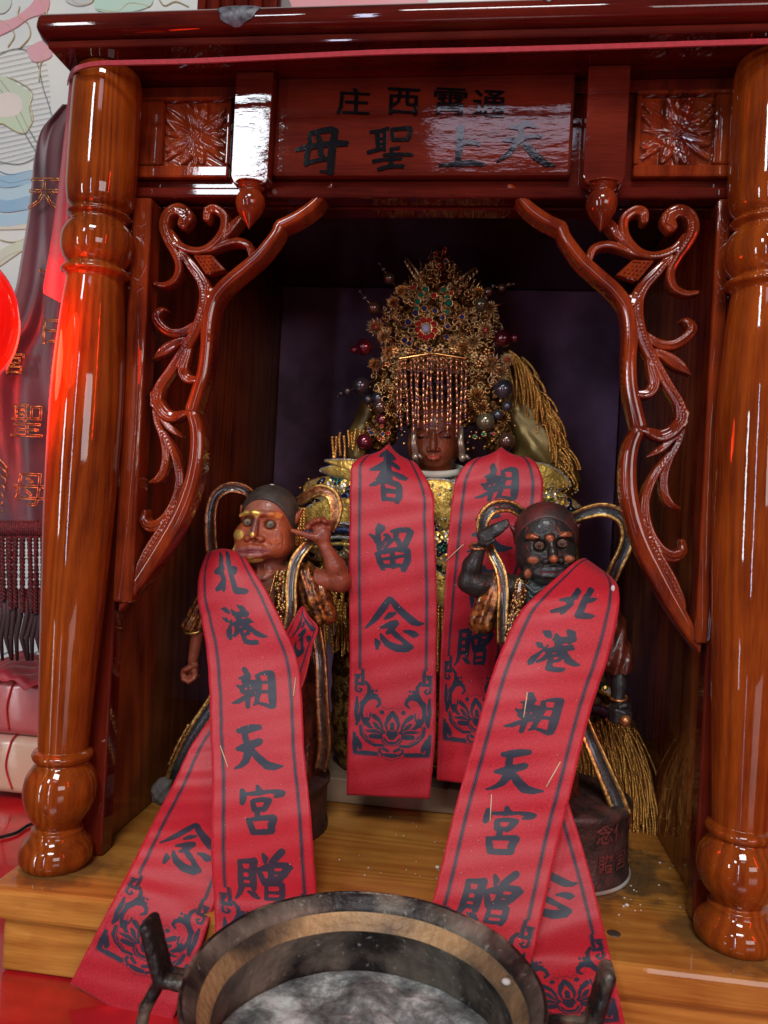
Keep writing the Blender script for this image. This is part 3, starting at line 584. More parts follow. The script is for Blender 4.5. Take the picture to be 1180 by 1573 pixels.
# --- sash on the seated goddess
g = thing('red_ribbon', 'red satin ribbon hanging in two straight ends round the neck of the crowned goddess statue', 'ribbon', U(668, 720, .14), 'printed ribbons on the statues')
def tent(c, amp, v0):
    def f(u, v):
        t = np.clip((v-v0)/30, 0, 1); k = np.exp(-np.abs(u-c)/.16*.9); return amp*.35*t*k, amp*t*k*1.0-amp*.0*t
    return f
RA = [(0, 533, 1221, .093, 660, 1227, .088), (75, 535, 1125, .094, 669, 1131, .092), (150, 537, 1028, .096, 670, 1031, .097), (260, 537, 888, .098, 671, 890, .101), (330, 537, 799, .101, 667, 802, .104), (375, 538, 742, .106, 664, 757, .110), (396, 542, 716, .112, 652, 733, .118), (408, 556, 706, .121, 640, 716, .127), (425, 570, 704, .137, 632, 712, .140), (450, 575, 730, .150, 632, 735, .150)]
fa = sash_surface(RA, lambda u, v: (.0015*np.sin(v*.03)+.002*np.clip((v-350)/60, 0, 1)*np.exp(-((u-.45)/.3)**2), .0125*np.clip((v-352)/52, 0, 1)**1.3*np.exp(-np.abs(u-.45)/.26)))
sash_end('ribbon_end', fa, 0, 440, ENDA, g)
RB = [(0, 671, 1197, .104, 801, 1215, .112), (75, 674, 1105, .105, 790, 1112, .118), (150, 677, 1008, .106, 776, 1010, .122), (215, 683, 920, .107, 790, 925, .118), (290, 689, 826, .109, 822, 830, .113), (345, 695, 765, .112, 834, 765, .115), (378, 702, 735, .115, 832, 730, .120), (396, 716, 716, .121, 822, 712, .127), (412, 735, 706, .132, 808, 705, .137), (440, 750, 730, .150, 800, 735, .150)]
fb = sash_surface(RB, lambda u, v: (.0015*np.sin(v*.028+1)+.004*np.exp(-((v-150)/110)**2)*np.clip((u-.72)/.2, 0, 1)*-1, .0095*np.clip((v-350)/48, 0, 1)**1.3*np.exp(-np.abs(u-.47)/.26)))
sash_end('ribbon_end', fb, 0, 430, [q for q in ENDB if q[0] not in '北港'], g)
# --- sash on the red-faced guardian
g2 = thing('red_ribbon', 'red satin ribbon draped over the brown guardian figure with the raised hand on the left', 'ribbon', U(400, 900, .07), 'printed ribbons on the statues')
RC = [(0, 335, 1590, -.058, 512, 1600, -.058), (100, 330, 1437, -.045, 497, 1447, -.045), (135, 328, 1385, -.040, 491, 1396, -.040), (165, 327, 1340, -.026, 486, 1350, -.026), (231, 326, 1242, .000, 477, 1251, .002), (297, 324, 1145, .020, 469, 1154, .022), (363, 323, 1052, .038, 463, 1062, .040), (400, 318, 1003, .046, 456, 1013, .046), (436, 309, 953, .052, 437, 962, .052), (470, 304, 910, .055, 410, 905, .060), (492, 309, 876, .060, 388, 872, .064), (508, 318, 853, .068, 374, 852, .070), (525, 328, 848, .082, 366, 850, .080), (545, 338, 870, .10, 370, 870, .095)]
fc = sash_surface(RC, lambda u, v: (.004*np.sin(np.pi*np.clip(u, 0, 1))*np.clip((v-330)/100, 0, 1)+.0016*np.sin(v*.04+u*2), .0025*np.clip((v-480)/30, 0, 1)*np.sin(np.pi*np.clip(u, 0, 1))))
sash_end('ribbon_end', fc, 0, 540, ENDB, g2)
RC2 = [(0, 109, 1510, -.044, 255, 1594, -.050), (50, 139, 1452, -.043, 283, 1523, -.048), (100, 168, 1395, -.041, 308, 1455, -.044), (128, 184, 1363, -.036, 321, 1418, -.0385), (150, 197, 1339, -.029, 331, 1388, -.030), (200, 223, 1289, -.014, 358, 1316, -.014), (300, 266, 1204, .016, 398, 1222, .022), (380, 303, 1132, .036, 425, 1140, .048), (440, 360, 1060, .060, 468, 1045, .062), (480, 424, 1002, .066, 480, 992, .064), (505, 438, 972, .066, 489, 964, .062), (528, 455, 944, .068, 474, 944, .066), (540, 463, 932, .072, 468, 932, .070), (560, 462, 940, .09, 468, 940, .088)]
fc2 = sash_surface(RC2, ripple(.0012, 0))
sash_end('ribbon_end', fc2, 0, 560, [ENDA[0], ('orn', 0, 0), ('念', 58, 500)], g2)
# --- sash on the black guardian
g3 = thing('red_ribbon', 'red satin ribbon slanting down across the black guardian figure on the right', 'ribbon', U(880, 880, .06), 'printed ribbons on the statues')
RD = [(0, 605, 1610, -.055, 775, 1640, -.055), (100, 643, 1463, -.047, 812, 1490, -.047), (135, 657, 1410, -.042, 825, 1437, -.042), (165, 669, 1366, -.036, 836, 1392, -.036), (231, 693, 1266, -.022, 859, 1288, -.022), (297, 717, 1176, -.012, 881, 1196, -.012), (363, 742, 1083, -.004, 904, 1107, -.003), (400, 756, 1035, .001, 918, 1060, .002), (436, 775, 988, .007, 934, 1008, .008), (470, 800, 938, .014, 948, 948, .014), (500, 830, 908, .022, 951, 912, .022), (525, 860, 882, .033, 946, 894, .034), (545, 885, 862, .044, 934, 882, .046), (560, 900, 858, .06, 925, 876, .06), (580, 905, 880, .09, 925, 890, .09)]
fd = sash_surface(RD, lambda u, v: (.004*np.sin(np.pi*np.clip(u, 0, 1))*np.clip((v-300)/100, 0, 1)+.0014*np.sin(v*.038+u*2+1), np.zeros_like(u)))
sash_end('ribbon_end', fd, 0, 575, ENDB, g3)
RD2 = [(0, 820, 1650, -.05, 976, 1640, -.052), (100, 790, 1515, -.044, 944, 1500, -.047), (128, 782, 1480, -.040, 936, 1462, -.0425), (150, 775, 1450, -.032, 929, 1432, -.032), (200, 760, 1385, -.018, 912, 1362, -.018), (300, 735, 1265, .000, 876, 1240, .002), (380, 722, 1180, .02, 850, 1160, .02), (460, 740, 1090, .03, 850, 1080, .03)]
fd2 = sash_surface(RD2, ripple(.0009, 2))
sash_end('ribbon_end', fd2, 0, 450, [ENDA[0], ENDA[1], ENDA[3]], g3)
# broken incense-stick bits and ash flecks lying on the cloth
straw = mat('straw', (.75, .6, .35), rough=.6)
def on_sash(f, u, v): return f(np.array([float(u)]), np.array([float(v)]), .0007)[0]
def stick(f, a, b, label, r=.00035):
    o = MB().tube([on_sash(f, *a), on_sash(f, *b)], r, 6).build('incense_splinter', straw, None, True); tag(o, label, 'splinter', 'incense splinters stuck to the ribbons')
stick(fd, (37, 386), (40, 357), 'pale incense splinter beside the third character on the black guardian ribbon')
stick(fd, (30, 268), (35, 238), 'short cream incense splinter between two lower characters on the slanting right ribbon')
stick(fd, (84, 314), (77, 285), 'faint straw splinter near the right border of the black guardian ribbon')
stick(fc, (10, 297), (17, 274), 'cream incense splinter crossing the left border line of the brown guardian ribbon')
stick(fc, (95, 378), (91, 357), 'thin yellow splinter on the right border line of the brown guardian ribbon')
stick(fb, (0, 262), (18, 282), 'long thin incense splinter poking between the two hanging ends of the goddess ribbon')
# ================================================================== STATUES: shared pieces
def _win(s, lo, hi):
    sl = []
    for i in range(3):
        a = int(max(0, math.floor((lo[i]-s.o[i])/s.h))); b = int(min(s.F.shape[i], math.ceil((hi[i]-s.o[i])/s.h)+1)); sl.append(slice(a, max(b, a+1)))
    return tuple(sl)
class SW(SD):
    """distance-field sculpt that only touches the cells round each shape"""
    def _do(s, lo, hi, fn, k, cut=False):
        m = k+3*s.h; w = _win(s, [a-m for a in lo], [b+m for b in hi]); t = object.__new__(SD); t.o = s.o; t.h = s.h
        t.X, t.Y, t.Z, t.F = s.X[w], s.Y[w], s.Z[w], s.F[w]
        if t.F.size == 0: return s
        d = fn(t); (t.cut if cut else t.sm)(d, max(k, .01)); s.F[w] = t.F; return s
    def ell(s, c, r, k=0, rot=0, cut=False):
        R = [max(r[0], r[1])]*2+[r[2]] if rot else r
        return s._do([c[i]-R[i] for i in range(3)], [c[i]+R[i] for i in range(3)], lambda t: t.dell(c, r, rot), k, cut)
    def cap(s, a, b, ra, rb=None, k=0, cut=False):
        rb = ra if rb is None else rb; R = max(ra, rb)
        return s._do([min(a[i], b[i])-R for i in range(3)], [max(a[i], b[i])+R for i in range(3)], lambda t: t.dcap(a, b, ra, rb), k, cut)
    def box(s, c, r, rd, k=0, cut=False):
        return s._do([c[i]-r[i] for i in range(3)], [c[i]+r[i] for i in range(3)], lambda t: t.dbox(c, r, rd), k, cut)
    def chain(s, pts, k=0, kk=3, cut=False):
        for i, (p, q) in enumerate(zip(pts[:-1], pts[1:])): s.cap(p[:3], q[:3], p[3], q[3], k if i == 0 else kk, cut)
        return s
    def out(s, name, fr, m, parent, base=None, spots=(), metal=0.):
        V, F = s.mesh(); cols = colr(V, base, spots, metal) if base is not None else None
        o = mk(name, fr.w(V), F, m, parent, True, cols); return o
PAINT = mat('painted_lacquer', (1, 1, 1), (.72, .68, .66), .40, scale=120, bump=.5, bscale=420, coat=.12, vcol=True, Specular_IOR_Level=.3)
ROBE = mat('gilt_lacquer_robe', (.42, .15, .03), (.055, .014, .006), .3, metal=.55, scale=260, bump=1.0, bscale=380, coat=.5, lo=.38, hi=.66)
ROBED = mat('dark_lacquer_robe', (.12, .02, .01), (.03, .008, .005), .3, scale=200, bump=.6, bscale=300, coat=.6)
GILT = mat('worn_gold', (.72, .45, .13), (.30, .13, .035), .32, metal=.85, scale=350, bump=.5, bscale=600)
COPPER = mat('worn_copper_gilt', (.5, .2, .07), (.16, .05, .02), .34, metal=.7, scale=300, bump=.5, bscale=600, coat=.3)
BLK = mat('black_lacquer', (.028, .026, .024), (.012, .011, .010), .34, scale=200, bump=.4, bscale=500, coat=.35)
DBR = mat('dark_brown_lacquer', (.07, .035, .02), (.025, .012, .008), .3, scale=200, bump=.4, bscale=500, coat=.6)
def scales_mat(name, c1, c2, sc, metal=.8):
    m = bpy.data.materials.new(name); N, L = nodes(m); b = N['Principled BSDF']; setp(b, Roughness=.3, Metallic=metal, Coat_Weight=.3)
    tc = N.new('ShaderNodeTexCoord'); v = N.new('ShaderNodeTexVoronoi'); v.inputs['Scale'].default_value = sc; L.new(tc.outputs['Object'], v.inputs[0])
    r = N.new('ShaderNodeValToRGB'); r.color_ramp.elements[0].position = .05; r.color_ramp.elements[0].color = (*c1, 1); r.color_ramp.elements[1].position = .65; r.color_ramp.elements[1].color = (*c2, 1)
    L.new(v.outputs['Distance'], r.inputs[0]); L.new(r.outputs[0], b.inputs['Base Color'])
    bp = N.new('ShaderNodeBump'); bp.invert = True; bp.inputs['Strength'].default_value = 1; bp.inputs['Distance'].default_value = .0016; L.new(v.outputs['Distance'], bp.inputs['Height']); L.new(bp.outputs[0], b.inputs['Normal'])
    return m
SCALES = scales_mat('gilt_scales', (.8, .48, .14), (.10, .03, .012), 420)
def smooth_path(pts, k=6): return sph_smooth(pts, k)
def scarf(fr, pts, w, parent, body, edge, mid=None, name='scarf', zf_=.45):
    """flat carved scarf with raised gilt borders"""
    P = smooth_path(pts, 6); W3 = fr.w(P[:, :3]); ws = (P[:, 3] if P.shape[1] > 3 else np.full(len(P), w))*fr.u
    view = np.array([0, 1., 0]); k = len(P); V = []; F = []
    prof = [(-1, .0), (-.94, -.5), (-.72, -.62), (-.5, -.36), (0, -.28), (.5, -.36), (.72, -.62), (.94, -.5), (1, 0), (.7, .45), (-.7, .45)]; n = len(prof); GE = {}
    for i in range(k):
        t = W3[min(i+1, k-1)]-W3[max(i-1, 0)]; t /= np.linalg.norm(t)+1e-12; s = np.cross(t, view); s /= np.linalg.norm(s)+1e-12; d = np.cross(s, t)
        if d[1] < 0: d = -d
        for a, b in prof: V.append(W3[i]+s*ws[i]*a+d*ws[i]*b*zf_*1.6)
    for i in range(k-1):
        for j in range(n): F.append((i*n+j, i*n+(j+1) % n, (i+1)*n+(j+1) % n, (i+1)*n+j))
    F += [tuple(range(n)), tuple(range((k-1)*n, k*n))]
    o = mk(name, V, F, body, parent, True); fixn(o); o.data.materials.append(edge)
    for p in o.data.polygons:
        j = min(x % n for x in p.vertices) if len(p.vertices) == 4 else 3
        if len(p.vertices) == 4:
            js = sorted(set(x % n for x in p.vertices))
            if js in ([0, 1], [1, 2], [5, 6], [2, 3]) or js in ([6, 7],): p.material_index = 1
    return o
def eyes(fr, cs, parent, iris, white):
    for (x, y, z, r) in cs:
        e = MB(); e.ball(fr.w1(x, y, z), r*fr.u, 14, 10); o = e.build('eye', white, parent, True)
        c = fr.w1(x, y, z); d = (CAM-c); d /= np.linalg.norm(d); b = MB(); q = c+d*r*fr.u*.72; b.ball(q, r*fr.u*.56, 12, 8); b.build('iris', iris, o, True)
        b = MB(); b.ball(c+d*r*fr.u*1.08, r*fr.u*.27, 8, 6); b.build('pupil', mat('pupil_black', (.01, .01, .01), rough=.1), o, True)
        lid = MB(); n = 16
        P = [fr.w1(x+r*1.08*math.cos(t), y+r*.84*math.sin(t), z-r*.45) for t in np.linspace(0, 2*math.pi, n)]
        lid.tube(P, r*.15*fr.u, 6); lid.build('eyelid', parent.data.materials[0] if parent.type == 'MESH' and False else mat('lid_'+iris.name, (.10, .03, .015) if 'brown' in iris.name else (.02, .02, .02), rough=.35, coat=.4), o, True)
def drum(name, c, r, h, m, parent, lean=0):
    prof = [(r*.985, 0), (r*1.0, h*.03), (r*.99, h*.10), (r*.965, h*.14), (r*.965, h*.84), (r*1.0, h*.90), (r*1.0, h*.96), (r*.97, h*.985), (r*.9, h), (r*.5, h*1.01), (.0005, h*1.02)]
    b = MB().lathe(prof, 56, base=(c[0], c[1], c[2])); o = b.build(name, m, parent, True); md = o.modifiers.new('split', 'EDGE_SPLIT'); md.split_angle = .9; return o
DRUM = mat('dusty_red_black_drum', (.075, .03, .026), (.018, .012, .011), .5, scale=90, bump=.8, bscale=420, detail=7)
# ================================================================== BROWN GUARDIAN (left)
f1 = Fr(405, 900, .087)
gu = thing('guardian_statue', 'reddish brown guardian figurine with gold brows and cheeks cupping a hand to his ear', 'statue', U(388, 1290, .087)*[1, 1, 0]+[0, 0, .0006], 'guardian figurines flanking the goddess')
gb = U(388, 1250, .087)
s = SW((272, 735, -56), (548, 1060, 46), 1.5)
s.ell((413, 795, 4), (41, 47, 38)); s.box((408, 829, -3), (42, 28, 33), 20, 10); s.ell((399, 843, -26), (31, 15, 17), 7); s.ell((396, 857, -25), (21, 8, 14), 5)
s.chain([(380, 792, -31, 3.4), (390, 787, -33, 4), (401, 788, -36, 4.6), (412, 789, -35, 4.2), (426, 790, -31, 4), (438, 796, -25, 3)], 4, 3)
s.ell((390, 802, -34), (9, 7, 7), 3, cut=True); s.ell((424, 806, -33), (9, 7, 7), 3, cut=True)
s.chain([(405, 797, -36, 4), (403, 812, -40, 5), (402, 821, -44, 5.6)], 4, 3); s.ell((393, 826, -39), (6, 5, 6), 3); s.ell((412, 827, -39), (6, 5, 6), 3)
s.cap((396, 830, -47), (396, 828, -40), 1.6, k=.5, cut=True); s.cap((409, 830, -47), (409, 828, -40), 1.6, k=.5, cut=True)
s.ell((378, 822, -25), (10, 9, 9), 6); s.ell((431, 828, -25), (10, 9, 9), 6)
s.chain([(371, 843, -30, 3.5), (384, 840, -38, 4.2), (398, 838.5, -43, 4.6), (412, 840, -40, 4.2), (427, 843, -30, 3.4)], 3, 3)
s.chain([(374, 849, -32, 3.5), (386, 850, -39, 4.4), (398, 851, -43, 5), (411, 850, -40, 4.4), (424, 848, -31, 3.4)], 3, 3)
s.chain([(371, 845.5, -37, 1.1), (398, 845, -50, 1.5), (427, 845.5, -37, 1.1)], .8, 1, cut=True)
s.chain([(386, 826, -36, 1.2), (372, 838, -34, 1.2), (368, 848, -30, 1)], 1, 1, cut=True); s.chain([(419, 829, -37, 1.2), (430, 840, -33, 1.2), (434, 850, -28, 1)], 1, 1, cut=True)
s.cap((374, 793, 0), (370, 776, 2), 6, 2, 4); s.cap((452, 800, 0), (464, 784, -3), 7, 2.4, 4)
s.cap((409, 850, 6), (410, 885, 8), 27, 30, 8); s.ell((402, 915, 10), (56, 50, 27), 12)
for x0 in (-16, -6, 5, 16): s.cap((408+x0, 868, -22), (410+x0*1.3, 888, -20), 1.4, k=3)
s.chain([(384, 878, -18, 3), (400, 888, -22, 3.5), (412, 886, -22, 3.5), (432, 876, -16, 3)], 4, 3)
for yy in (902, 914, 926): s.chain([(395, yy, -24, 1.6), (410, yy+4, -26, 2), (422, yy, -24, 1.6)], 3, 2)
s.cap((352, 892, 10), (468, 888, 8), 22, 20, 12)
s.chain([(468, 888, 5, 18), (522, 893, -4, 15.5), (516, 870, -10, 14), (503, 843, -14, 9.5)], 8, 6)
s.ell((497, 824, -15), (13.5, 16, 9), 6, rot=.1)
s.chain([(490, 826, -20, 6), (476, 822, -23, 5), (464, 818, -24, 4.2), (455, 815, -24, 3.2)], 3, 2)
for pts in ([(489, 815, -17, 5), (481, 806, -21, 4.6), (478, 811, -27, 4)], [(495, 811, -15, 5), (489, 800, -19, 4.8), (484, 804, -27, 4.1)], [(501, 811, -13, 4.8), (499, 799, -16, 4.6), (494, 800, -25, 4)], [(507, 814, -11, 4.4), (508, 804, -13, 4.2), (503, 802, -21, 3.6)]): s.chain(pts, 2, 1.6)
s.chain([(340, 898, 8, 17), (310, 950, 2, 13), (303, 972, 0, 10.5), (297, 1015, -4, 7.5)], 10, 4)
s.ell((296, 1028, -2), (10, 11, 8), 4)
s.chain([(293+9.5*math.cos(t), 1035+9.5*math.sin(t), -9, 4.3) for t in np.linspace(-1.2, 4.4, 9)], 3, 1.5)
for i in range(4): s.chain([(285+i*1.2, 1042+i*.6-i*i*.5, -13+i*3.4, 3.4), (294+i, 1046-i*.4, -14+i*3.4, 3.4), (302+i*.6, 1041-i*.4, -12+i*3.4, 3.2)], 1.2, 1.2)
s.chain([(303, 1022, -7, 4), (296, 1024, -13, 3.6), (288, 1028, -14, 3.2)], 2, 1.5)
SK = (.26, .060, .028)
gold = (.85, .58, .14)
for yy_ in (768, 773, 778): s.chain([(392, yy_+2, -36, .8), (408, yy_-1, -38, .9), (426, yy_+3, -36, .8)], .8, .8, cut=True)
for q_ in ([(505, 868, -26, .9), (512, 878, -26, .9), (524, 884, -20, .8)], [(498, 838, -24, .8), (504, 842, -24, .8), (511, 842, -20, .7)], [(440, 812, -32, .8), (444, 826, -31, .9), (440, 842, -30, .8)]): s.chain(q_, .8, .8, cut=True)
sp = [(408, 800, 60, 70, (.36, .085, .032), 0), (410, 772, 40, 16, (.34, .12, .07), 0), (405, 865, 50, 9, (.17, .05, .03), 0),
    (387, 789, 9, 4, gold, .9, -20), (403, 789, 8, 5.5, gold, 1, -20), (430, 792, 10, 5, (.7, .22, .06), .3, -20), (403, 806, 7, 12, (.22, .07, .05), 0, -20), (401, 820, 4.2, 4, gold, 1, -40), (408, 824, 3, 3, (.45, .12, .06), 0, -38),
    (377, 820, 8, 7, gold, .9, -20), (433, 829, 7, 5.5, (.50, .12, .045), .1, -20), (398, 845, 27, 7.5, (.36, .13, .11), 0, -25), (398, 845.5, 24, 2.2, (.22, .04, .045), 0, -25), (396, 858, 17, 4, gold, .9, -20), (369, 842, 4, 7, gold, .9, -10), (405, 915, 30, 34, (.22, .09, .06), 0, -8)]
body = s.out('body', f1, PAINT, gu, SK, sp)
eyes(f1, [(390, 801.5, -30.5, 5.6), (424, 805.5, -29.5, 5.8)], body, mat('grey_brown_iris', (.28, .30, .22), rough=.15, coat=1), mat('green_grey_eyeball', (.30, .28, .17), rough=.2, coat=1))
h = SW((362, 738, -45), (466, 830, 52), 1.5); h.ell((414, 792, 7), (44, 48, 42)); h.ell((409, 822, -26), (43, 54, 44), 2, cut=True); h.ell((417, 748, 4), (7, 4, 6), 4)
h.out('hair_cap', f1, mat('dusty_black_hair', (.06, .042, .03), (.025, .018, .013), .6, scale=90, bump=.5, bscale=300), gu)
MB().ball(f1.w1(418, 746, 0), .0016, 8, 6, (1.4, 1, .7)).build('ash_crumb', mat('ash_white', (.7, .68, .62), rough=.9), gu, True)
r = SW((262, 868, -50), (532, 1215, 60), 2.0)
r.ell((402, 960, 18), (60, 95, 34)); r.chain([(402, 960, 24, 46), (418, 1060, 34, 62), (418, 1185, 34, 68)], 12, 10)
r.ell((409, 905, -28), (22, 48, 26), 6, cut=True)
r.F += (1.6*np.sin(r.X*.33+r.Y*.02)*np.clip((r.Y-980)/60, 0, 1)).astype(np.float32)
r.out('skirt', f1, ROBED, gu)
r = SW((440, 858, -50), (534, 975, 40), 1.6)
r.chain([(470, 884, 0, 20), (484, 915, 2, 23), (494, 945, 4, 22)], 0, 6); r.box((490, 975, 0), (60, 17, 60), 2, 3, cut=True); r.cap((524, 893, -4), (512, 878, -20), 17, k=3, cut=True); r.F += (1.4*np.sin(r.X*.5-r.Y*.16)).astype(np.float32)
r.out('sleeve', f1, ROBE, gu)
r = SW((262, 880, -40), (356, 985, 40), 1.6)
r.chain([(338, 900, 5, 20), (312, 935, 2, 19), (296, 962, 0, 19)], 0, 5); r.box((290, 984, 0), (60, 15, 60), 2, 3, cut=True); r.F += (1.2*np.sin(r.X*.6+r.Y*.3)).astype(np.float32)
r.out('sleeve', f1, ROBE, gu)
MB().tube([f1.w1(*p) for p in ((280, 968, -4), (292, 972, -14), (306, 971, -14), (314, 966, -6))], .0011, 6).build('sleeve_hem', GILT, gu, True)
MB().tube([f1.w1(*p) for p in smooth_path([(436, 876, -20), (440, 905, -27), (441, 930, -30), (445, 956, -32)], 5)], [11*f1.u]*16, 12, flat=.35).build('scale_collar', SCALES, gu, True)
MB().tube([f1.w1(*p) for p in smooth_path([(430, 880, -26), (424, 910, -33), (417, 934, -34)], 5)], .0005, 6).build('collar_edge', GILT, gu, True)
scarf(f1, [(482, 830, -6, 7), (472, 842, -18, 8), (460, 862, -26, 9), (455, 895, -30, 9), (456, 930, -34, 9), (450, 965, -34, 8)], 9, gu, DBR, GILT)
scarf(f1, [(392, 772, 34, 8), (382, 762, 28, 8), (366, 750, 20, 9), (346, 748, 14, 9), (328, 760, 12, 9), (320, 783, 12, 9.5), (319, 812, 12, 10), (321, 850, 16, 10), (330, 885, 22, 9)], 9, gu, DBR, COPPER)
scarf(f1, [(448, 772, 30, 7), (458, 768, 22, 8), (474, 758, 14, 9), (492, 754, 8, 9.5), (508, 762, 4, 10), (515, 781, 2, 10), (512, 800, 2, 9), (504, 815, 4, 8)], 9, gu, COPPER, GILT)
scarf(f1, [(344, 1050, 10, 12), (326, 1085, 0, 13), (302, 1125, -8, 14), (282, 1165, -10, 14), (268, 1200, -8, 13)], 12, gu, BLK, GILT)
scarf(f1, [(484, 960, 0, 9), (494, 1010, -10, 9), (498, 1080, -14, 10), (500, 1140, -10, 10), (492, 1178, -4, 9)], 9, gu, DBR, COPPER)
MB().tube([f1.w1(*p) for p in smooth_path([(296, 1110, -18), (280, 1140, -20), (266, 1172, -20)], 8)], [.0012+.0004*math.sin(i*2.1) for i in range(17)], 6).build('beaded_cord', GILT, gu, True)
db = U(386, 1296, .088); drum('round_base', (db[0], .092, .0006), .0545, .037, DRUM, gu)
rk = SW((240, 1168, -70), (300, 1240, -10), 1.6); rk.ell((266, 1204, -42), (16, 20, 20)); rk.F += (1.5*np.sin(rk.X*.4)*np.sin(rk.Y*.35)).astype(np.float32); rk.out('boot_tip', f1, mat('dusty_boot', (.14, .12, .10), (.06, .05, .045), .8, scale=60), gu)
# ================================================================== BLACK GUARDIAN (right)
f2 = Fr(840, 900, .065)
gk = thing('guardian_statue', 'black guardian figurine with copper brows shading his eyes with a flat raised hand', 'statue', (.112, .078, .0006), 'guardian figurines flanking the goddess')
s = SW((696, 762, -62), (976, 1120, 46), 1.5)
s.ell((838, 822, 4), (48, 47, 40)); s.ell((838, 852, -4), (47, 40, 38), 8); s.ell((840, 874, -24), (32, 16, 20), 7); s.ell((842, 888, -24), (22, 9, 14), 5)
s.chain([(806, 826, -29, 3), (815, 823, -33, 4.4), (824, 825, -36, 3)], 4, 2); s.chain([(856, 824, -36, 3), (865, 820, -33, 4.4), (877, 825, -27, 3)], 4, 2); s.ell((841, 825, -38), (7, 5.5, 5), 4)
s.ell((826, 837, -37), (10, 9, 8), 3, cut=True); s.ell((860, 834, -37), (10, 9, 8), 3, cut=True)
s.chain([(843, 830, -38, 4.5), (845, 845, -43, 6), (846, 856, -48, 7.5)], 4, 3); s.ell((836, 860, -41), (6.5, 5.5, 6), 3); s.ell((857, 859, -41), (6.5, 5.5, 6), 3)
s.cap((840, 864, -50), (840, 861, -42), 1.8, k=.5, cut=True); s.cap((853, 863, -50), (853, 861, -42), 1.8, k=.5, cut=True)
s.ell((816, 858, -29), (10, 8, 8), 6); s.ell((871, 857, -29), (10, 8, 8), 6)
s.chain([(818, 874, -33, 3), (832, 872, -42, 4.2), (846, 872, -46, 4.6), (858, 871, -42, 4), (868, 867, -34, 3)], 3, 3)
s.chain([(820, 879, -34, 3), (832, 881, -42, 4.4), (846, 881, -45, 4.8), (858, 878, -41, 4), (866, 872, -34, 3)], 3, 3)
s.chain([(816, 874, -38, 1.1), (832, 876.5, -51, 1.4), (846, 877, -54, 1.5), (858, 874.5, -50, 1.4), (870, 868, -38, 1.1)], .8, 1, cut=True)
s.chain([(828, 862, -40, 1.2), (818, 870, -38, 1.2), (813, 880, -32, 1)], 1, 1, cut=True); s.chain([(862, 858, -40, 1.2), (872, 866, -36, 1.2)], 1, 1, cut=True)
s.ell((809, 879, -26), (9, 10, 7), 3)
s.cap((797, 822, 0), (783, 807, -2), 8, 2, 4); s.cap((880, 820, 2), (890, 806, 0), 7, 2, 4)
s.cap((828, 885, 8), (824, 915, 8), 26, 30, 8); s.ell((828, 945, 12), (55, 55, 28), 12)
s.chain([(806, 896, -20, 2.5), (820, 908, -25, 3), (836, 900, -24, 3), (846, 892, -20, 2)], 3, 3); s.chain([(812, 912, -22, 2), (822, 920, -25, 2.5), (834, 914, -24, 2)], 3, 3)
s.cap((772, 905, 8), (905, 905, 12), 20, 24, 12)
s.chain([(775, 897, 6, 17), (732, 898, -4, 19), (718, 893, -8, 16), (724, 868, -12, 14.5), (736, 842, -16, 10)], 8, 6)
s.ell((745, 824, -20), (12, 15, 8), 5, rot=-.9)
for i, (tx, ty) in enumerate(((777, 799), (779, 803), (777, 807), (771, 812))): s.chain([(741+i*2, 817+i*3.4, -20-i*1.6, 5.6), (758+i*1.6, 808+i*3, -25-i, 5), (tx, ty+i*.5, -27-i, 3)], 2.5, 2)
s.chain([(738, 832, -24, 5), (748, 834, -30, 4.4), (757, 829, -33, 3.4)], 2.5, 2)
s.chain([(905, 905, 12, 22), (938, 960, 8, 18), (950, 1010, 2, 14), (948, 1048, -6, 11), (946, 1072, -10, 10)], 10, 6)
s.ell((949, 1090, -11), (17, 16, 13), 5)
for i in range(4): s.chain([(935+i*.5, 1083+i*5, -16, 4.6), (941, 1084+i*5, -23, 4.4), (953, 1087+i*4.6, -25, 4.2), (962, 1089+i*4, -19, 4)], 1.4, 1.2)
s.chain([(961, 1080, -14, 5), (955, 1076, -22, 4.4), (946, 1078, -25, 3.6)], 2, 1.5)
cop = (.34, .10, .04)
sp = [(815, 823, 9, 4.6, cop, .6, -20), (841, 825, 6.5, 5, cop, .6, -30), (866, 820, 10, 4.2, cop, .5, -20), (816, 858, 8, 5, cop, .5, -20), (871, 857, 8, 5, cop, .5, -20), (846, 856, 7, 5.5, cop, .6, -42), (809, 879, 5, 7, cop, .5, -20), (840, 888, 16, 2.6, cop, .6, -20),
      (843, 875, 26, 7, (.055, .065, .07), 0, -34), (845, 876, 22, 1.8, (.12, .03, .03), 0, -34), (785, 810, 7, 8, (.10, .015, .012), 0), (888, 811, 7, 9, (.10, .015, .012), 0), (822, 905, 30, 22, (.04, .055, .05), 0, -10)]
body2 = s.out('body', f2, PAINT, gk, (.022, .020, .018), sp)
eyes(f2, [(826, 836.5, -33, 6.2), (860, 833.5, -33.5, 6.2)], body2, mat('dark_brown_iris', (.10, .055, .03), rough=.15, coat=1), mat('amber_grey_eyeball', (.15, .11, .075), rough=.2, coat=1))
h = SW((784, 762, -48), (896, 862, 56), 1.5); h.ell((839, 820, 8), (51, 50, 44)); h.ell((838, 852, -26), (50, 56, 46), 2, cut=True)
h.out('hair_cap', f2, mat('dusty_dark_red_cap', (.10, .018, .015), (.03, .014, .012), .5, scale=70, bump=.5, bscale=300), gk)
r = SW((740, 900, -48), (960, 1260, 64), 2.0)
